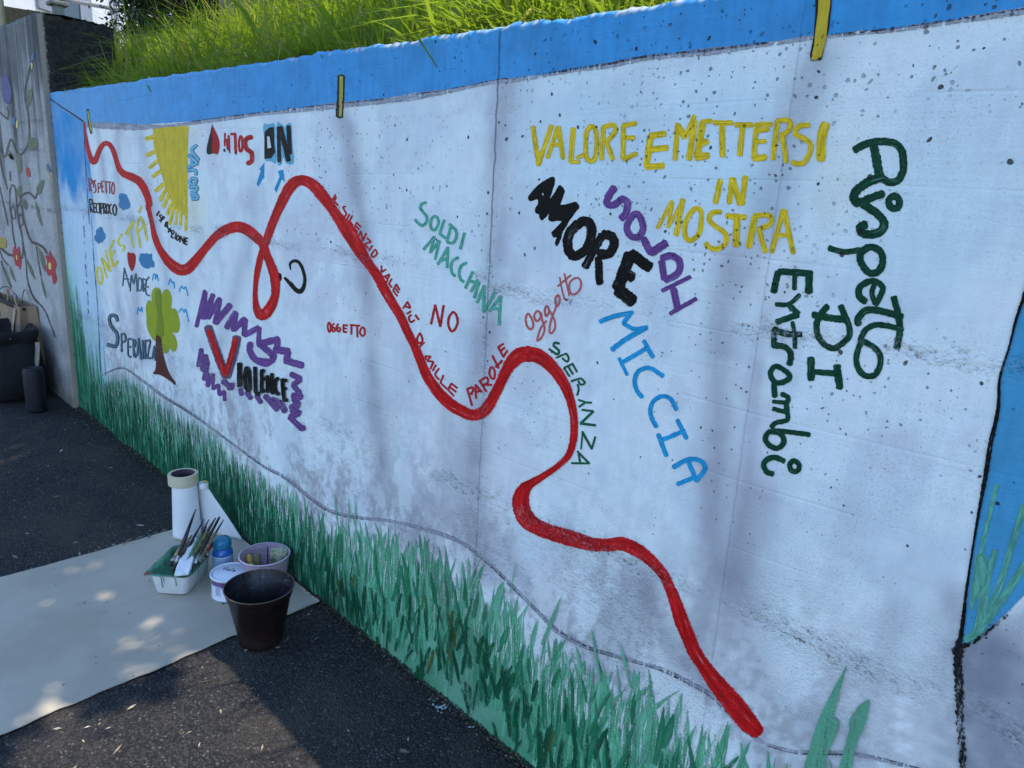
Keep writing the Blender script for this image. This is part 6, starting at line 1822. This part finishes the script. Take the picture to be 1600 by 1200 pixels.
def tree(base, top_xy, limbs, crown, nleaf, label, seed, r=.15, size=.125):
    g = np.random.default_rng(seed)
    bx, by = base
    bz = float(bank_z(np.array(bx), np.array(by))) - .08
    root = empty('leafy_tree', (bx, by, bz), label, 'tree', 'leafy trees on the bank')
    mb = MB()
    fork = Vector((top_xy[0] - bx, top_xy[1] - by, top_xy[2] - bz))
    limb(mb, (0, 0, 0), fork, r * 1.25, r * .7, seed)
    for k in range(5):
        a = k * 1.257 + seed; mb.tube([(math.cos(a) * r * 2.1, math.sin(a) * r * 2.1, -.05), (math.cos(a) * r * 1.1, math.sin(a) * r * 1.1, .10), (math.cos(a) * r * .6, math.sin(a) * r * .6, .45)], [r * .35, r * .45, r * .3], 8)
    mb.build('trunk', BARK, root, smooth=True)
    mb = MB(); P0 = []
    for k, (lx, ly, lz) in enumerate(limbs):
        e = Vector((lx - bx, ly - by, lz - bz))
        limb(mb, fork * random.uniform(.75, 1.0), e, r * .42, .02, seed + k)
        for j in range(4):
            d = Vector((g.normal(0, .5), g.normal(0, .5), g.normal(.1, .3)))
            limb(mb, fork.lerp(e, random.uniform(.45, .95)), e + d, .02, .005, seed + k * 7 + j, 4)
    mb.build('limb', BARK, root, smooth=True)
    pts = []
    for (cx, cy, cz, rx, ry, rz, wgt) in crown:
        n = int(nleaf * wgt)
        nc = max(8, n // 16)
        cen = g.normal(0, 1, (nc, 3)); cen /= np.linalg.norm(cen, axis=1)[:, None]; cen *= g.random((nc, 1)) ** .45
        q = cen[g.integers(0, nc, n)] + g.normal(0, .13, (n, 3))
        pts.append(q * (rx, ry, rz) + (cx, cy, cz))
    pts = np.concatenate(pts)
    pts = pts[shade_keep(pts, g)]
    mb, cc = leaf_cloud(pts - np.array((bx, by, bz)), size, [(.050, .095, .020), (.070, .120, .028), (.040, .080, .020), (.085, .130, .030)], seed)
    mb.build('crown', LEAF, root, attr={'tint': cc})
    return root


tree((-5.85, 1.70), (-5.35, 1.35, 4.3), [(-6.3, 1.2, 5.6), (-5.0, .6, 5.5), (-3.6, .4, 5.3), (-2.7, .5, 5.5), (-5.6, 2.4, 6.1)],
     [(-3.3, .40, 5.4, 1.25, .75, .70, .50), (-5.0, .55, 5.6, 1.2, .8, .8, .36), (-5.4, 1.8, 6.2, 1.0, .8, .7, .14)], 17000,
     'leafy tree with a thick pale trunk on the bank at the left, behind the grass', 5, r=.15)
tree((-2.7, 3.4), (-2.65, 2.6, 4.6), [(-2.9, .6, 5.4), (-2.0, .5, 5.4), (-1.5, .1, 5.5), (-2.9, 2.4, 6.3), (-1.9, -.2, 5.3)],
     [(-2.05, .35, 5.3, 1.0, .85, .70, .55), (-1.75, -.05, 5.3, .8, .6, .6, .30), (-2.6, 2.4, 6.1, 1.0, .7, .7, .15)], 12500,
     'leafy tree further right on the bank whose crown shades the paper sheet', 9, r=.13)


def bush(c, rad, n, size, tints, label, name, cat, mat, seed, group=None, inner=True):
    g = np.random.default_rng(seed)
    bz = float(bank_z(np.array(c[0]), np.array(c[1]))) - .05
    root = empty(name, (c[0], c[1], bz), label, cat, group)
    nc = n // 30
    cen = g.normal(0, 1, (nc, 3)); cen /= np.linalg.norm(cen, axis=1)[:, None]; cen *= (g.random((nc, 1)) ** .3)
    cen[:, 2] = np.abs(cen[:, 2]) * 1.0
    q = cen[g.integers(0, nc, n)] + g.normal(0, .09, (n, 3))
    pts = q * rad; pts[:, 2] = np.maximum(pts[:, 2] + .15, .05)
    mb, cc = leaf_cloud(pts, size, tints, seed)
    mb.build('foliage', mat, root, attr={'tint': cc})
    mb = MB()
    for k in range(7):
        a = k * .9 + seed; mb.tube([(math.cos(a) * .08, math.sin(a) * .08, -.05), (math.cos(a) * rad[0] * .3, math.sin(a) * rad[1] * .3, rad[2] * .5), (math.cos(a) * rad[0] * .6, math.sin(a) * rad[1] * .6, rad[2] * .9)], [.03, .022, .008], 7)
    mb.build('stems', BARK, root, smooth=True)


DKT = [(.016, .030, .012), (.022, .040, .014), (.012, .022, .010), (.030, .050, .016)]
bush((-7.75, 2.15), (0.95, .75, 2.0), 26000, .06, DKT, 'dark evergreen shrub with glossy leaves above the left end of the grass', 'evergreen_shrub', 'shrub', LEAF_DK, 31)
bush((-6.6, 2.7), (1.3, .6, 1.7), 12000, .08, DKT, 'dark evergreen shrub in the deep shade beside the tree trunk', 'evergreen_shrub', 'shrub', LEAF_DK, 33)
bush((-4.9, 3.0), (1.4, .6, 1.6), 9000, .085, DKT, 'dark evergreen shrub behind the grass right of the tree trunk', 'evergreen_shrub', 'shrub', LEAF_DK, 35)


# ------------------------------------------------------------------ house, railing and walls far up the slope
def azpt(u, v, y): return at_y(u, v, y)


def house():
    p = Vector((-22.5, 6.0, 3.0))
    ang = math.atan2(.78, -.62)           # along the facade
    root = empty('pink_house', p, 'pale pink rendered house with grey shutters up beyond the flower wall', 'house', rz=ang)
    WALLM = simple_mat('pale_pink_render', (.86, .81, .79), .9, .04, 3)
    mb = MB(); mb.box((1.5, 4.0, 4.5), (18, 8, 9)); mb.build('wall', WALLM, root)
    SH = simple_mat('grey_shutter', (.30, .31, .34), .6, .1, 10)
    gl = simple_mat('window_glass', (.05, .06, .07), .08, .1, 5)
    for k, (x, z) in enumerate(((-1.2, 3.0), (2.6, 3.0), (5.6, 3.0), (-1.2, 6.0), (2.6, 6.0), (5.6, 6.0))):
        mb = MB(); mb.box((x, -.02, z), (1.0, .08, 1.5)); w = mb.build('window', gl, root)
        for s in (-1, 1):
            mb = MB()
            mb.box((x + s * .74, -.06, z), (.46, .05, 1.55))
            mb.build('shutter', SH, w)
    mb = MB(); mb.tube([(.75, -.10, 0), (.75, -.10, 9)], .055, 10); mb.build('downpipe', SH, root, smooth=True)
    mb = MB(); mb.tube([(3.9, -.10, 0), (3.9, -.10, 9)], .055, 10); mb.build('downpipe', SH, root, smooth=True)
    mb = MB(); V = [(-8.1, -.6, 9), (11.1, -.6, 9), (11.1, 8.6, 9), (-8.1, 8.6, 9), (-5, 4, 11.2), (8, 4, 11.2)]
    mb.add(V, [(0, 1, 5, 4), (1, 2, 5), (2, 3, 4, 5), (3, 0, 4), (0, 3, 2, 1)]); mb.build('roof', simple_mat('terracotta', (.30, .12, .07), .85, .2, 5), root)


house()


def slope_walls():
    # moss covered wall climbing to the left
    a, b = azpt(2, 9, 3.0), azpt(86, 22, 3.0)
    mb = MB(); V = []
    for y in (3.0, 3.28):
        V += [(a.x - 3.0, y, 2.2), (a.x - 3.0, y, a.z + (a.z - b.z) / (b.x - a.x) * 3.0), (b.x, y, b.z), (b.x, y, 2.2)]
    V2 = []; n = 60
    for y in (3.0, 3.28):
        for zt in (0, 1):
            for k in range(n + 1):
                f = k / n; x = a.x - 3.0 + (b.x - a.x + 3.0) * f
                top = a.z + (a.z - b.z) / (b.x - a.x) * 3.0 * (1 - f) + (b.z - a.z) * f if False else b.z + (a.z - b.z) * (b.x - x) / (b.x - a.x)
                V2.append((x, y + .02 * noise.noise(Vector((x * 3, zt, y))), 2.2 if zt == 0 else top + .02 * noise.noise(Vector((x * 6, 3, y)))))
    m1 = n + 1
    F = []
    for k in range(n):
        F += [(k, k + 1, m1 + k + 1, m1 + k), (2 * m1 + k + 1, 2 * m1 + k, 3 * m1 + k, 3 * m1 + k + 1), (m1 + k, m1 + k + 1, 3 * m1 + k + 1, 3 * m1 + k)]
    F += [(n, 2 * m1 + n, 3 * m1 + n, m1 + n), (0, m1, 3 * m1, 2 * m1)]
    mb.add(V2, F)
    m, t, bb = material('mossy_brown_stone'); o = t.obj()
    c = t.mix(t.sstep(t.noise(o, 6, 4), .35, .65), (.060, .042, .018), (.035, .036, .012))
    t.set(bb.inputs['Base Color'], t.mix(t.sstep(t.noise(o, 14, 4), .55, .7), c, (.075, .085, .020))); bb.inputs['Roughness'].default_value = .95
    t.set(bb.inputs['Normal'], t.bump(t.noise(o, 40, 4), .8, .02))
    tag(mb.build('mossy_wall', m, smooth=False), 'brown mossy wall rising to the left above the flower wall', 'wall')
    # grey pillar with a cap
    p = azpt(91.5, 24, 3.1); q = azpt(91.5, 9, 3.1)
    root = empty('stone_pillar', (p.x, 3.1, 2.2), 'grey concrete pillar with a wider cap at the end of the mossy wall', 'pillar')
    ST = simple_mat('grey_green_concrete', (.17, .18, .16), .9, .25, 12)
    H = q.z - 2.2; mb = MB(); w = .10
    V = [(s * w * k, s2 * w * k, z) for z, k in ((0, 1.0), (H, .72)) for s in (-1, 1) for s2 in (-1, 1)]
    mb.add(V, [(0, 1, 3, 2), (4, 6, 7, 5), (0, 4, 5, 1), (2, 3, 7, 6), (0, 2, 6, 4), (1, 5, 7, 3)]); mb.build('shaft', ST, root)
    mb = MB(); mb.box((0, 0, H + .035), (.29, .29, .07)); o1 = mb.build('cap', ST, root); bv = o1.modifiers.new('b', 'BEVEL'); bv.width = .015
    # white parapet of a lower building
    cz = azpt(50, 5, 6.0)
    r2 = empty('white_parapet', (cz.x, cz.y, 2.5), 'small white rendered block with a dark coping behind the mossy wall', 'building', rz=R(52))
    mb = MB(); hh = cz.z - 2.5; mb.box((2.6, 2.6, hh / 2), (5.2, 5.2, hh)); ob = mb.build('wall', simple_mat('white_render', (.78, .79, .80), .9, .04, 4), r2)
    mb = MB(); mb.box((2.6, 2.6, hh + .05), (5.36, 5.36, .09)); mb.build('coping', simple_mat('dark_coping', (.14, .14, .14), .8), r2)
    # stair railing across the facade
    a, b = azpt(96, -1.5, 5.0), azpt(188, 15.5, 5.0)
    r3 = empty('stair_railing', (a.x, a.y, a.z - 1.0), 'grey sloping tubular railing in front of the pink house', 'railing')
    RM = simple_mat('galvanised_grey', (.30, .30, .30), .5, .1, 20)
    d = b - a
    mb = MB(); mb.tube([(-1.5 * d.normalized().x, 0, 1.0 - 1.5 * d.normalized().z), (0, 0, 1.0), (d.x, d.y, 1.0 + d.z), (d.x * 1.3, 0, 1.0 + d.z * 1.3)], .045, 10); mb.build('handrail', RM, r3, smooth=True)
    for f in (.0, .93, 1.25):
        mb = MB(); mb.tube([(d.x * f, 0, -.6 + d.z * f), (d.x * f, 0, 1.0 + d.z * f)], .03, 8); mb.build('post', RM, r3, smooth=True)
    # pale pole at the very edge
    e = azpt(1.0, 20, .62)
    mb = MB(); mb.lathe([(.0, 0), (.032, 0), (.032, 2.6), (.035, 2.61), (.035, 2.65), (0, 2.66)], 20)
    o2 = mb.build('pale_pole', simple_mat('cream_pole', (.62, .56, .46), .6, .06, 8), smooth=True); o2.location = (e.x, e.y, 1.9)
    tag(o2, 'cream painted pole rising behind the flower wall at the left edge', 'pole')


slope_walls()
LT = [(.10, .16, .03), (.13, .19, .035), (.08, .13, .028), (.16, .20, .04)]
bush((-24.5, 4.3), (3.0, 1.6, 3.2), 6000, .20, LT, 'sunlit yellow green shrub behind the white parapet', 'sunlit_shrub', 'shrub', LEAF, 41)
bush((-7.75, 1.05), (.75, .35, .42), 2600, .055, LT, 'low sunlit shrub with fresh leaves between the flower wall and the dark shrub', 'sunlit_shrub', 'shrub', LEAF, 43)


def fence():
    a, b = azpt(-12, 1, 7.0), azpt(40, 6, 7.0)
    r = empty('white_fence', (a.x, a.y, a.z - 1.3), 'thin white rail fence in front of the sunlit shrub', 'fence')
    WM = simple_mat('white_metal', (.75, .76, .76), .5, .05, 10); d = b - a
    for f in (.10, .48, .86):
        mb = MB(); mb.tube([(d.x * f, 0, -.2), (d.x * f, 0, 1.75)], .035, 8); mb.build('post', WM, r, smooth=True)
    for h in (1.05, 1.62):
        mb = MB(); mb.tube([(0, 0, h), (d.x, 0, h + .15)], .022, 8); mb.build('rail', WM, r, smooth=True)


fence()
# hide nothing: every object above stands where it would stand in the street
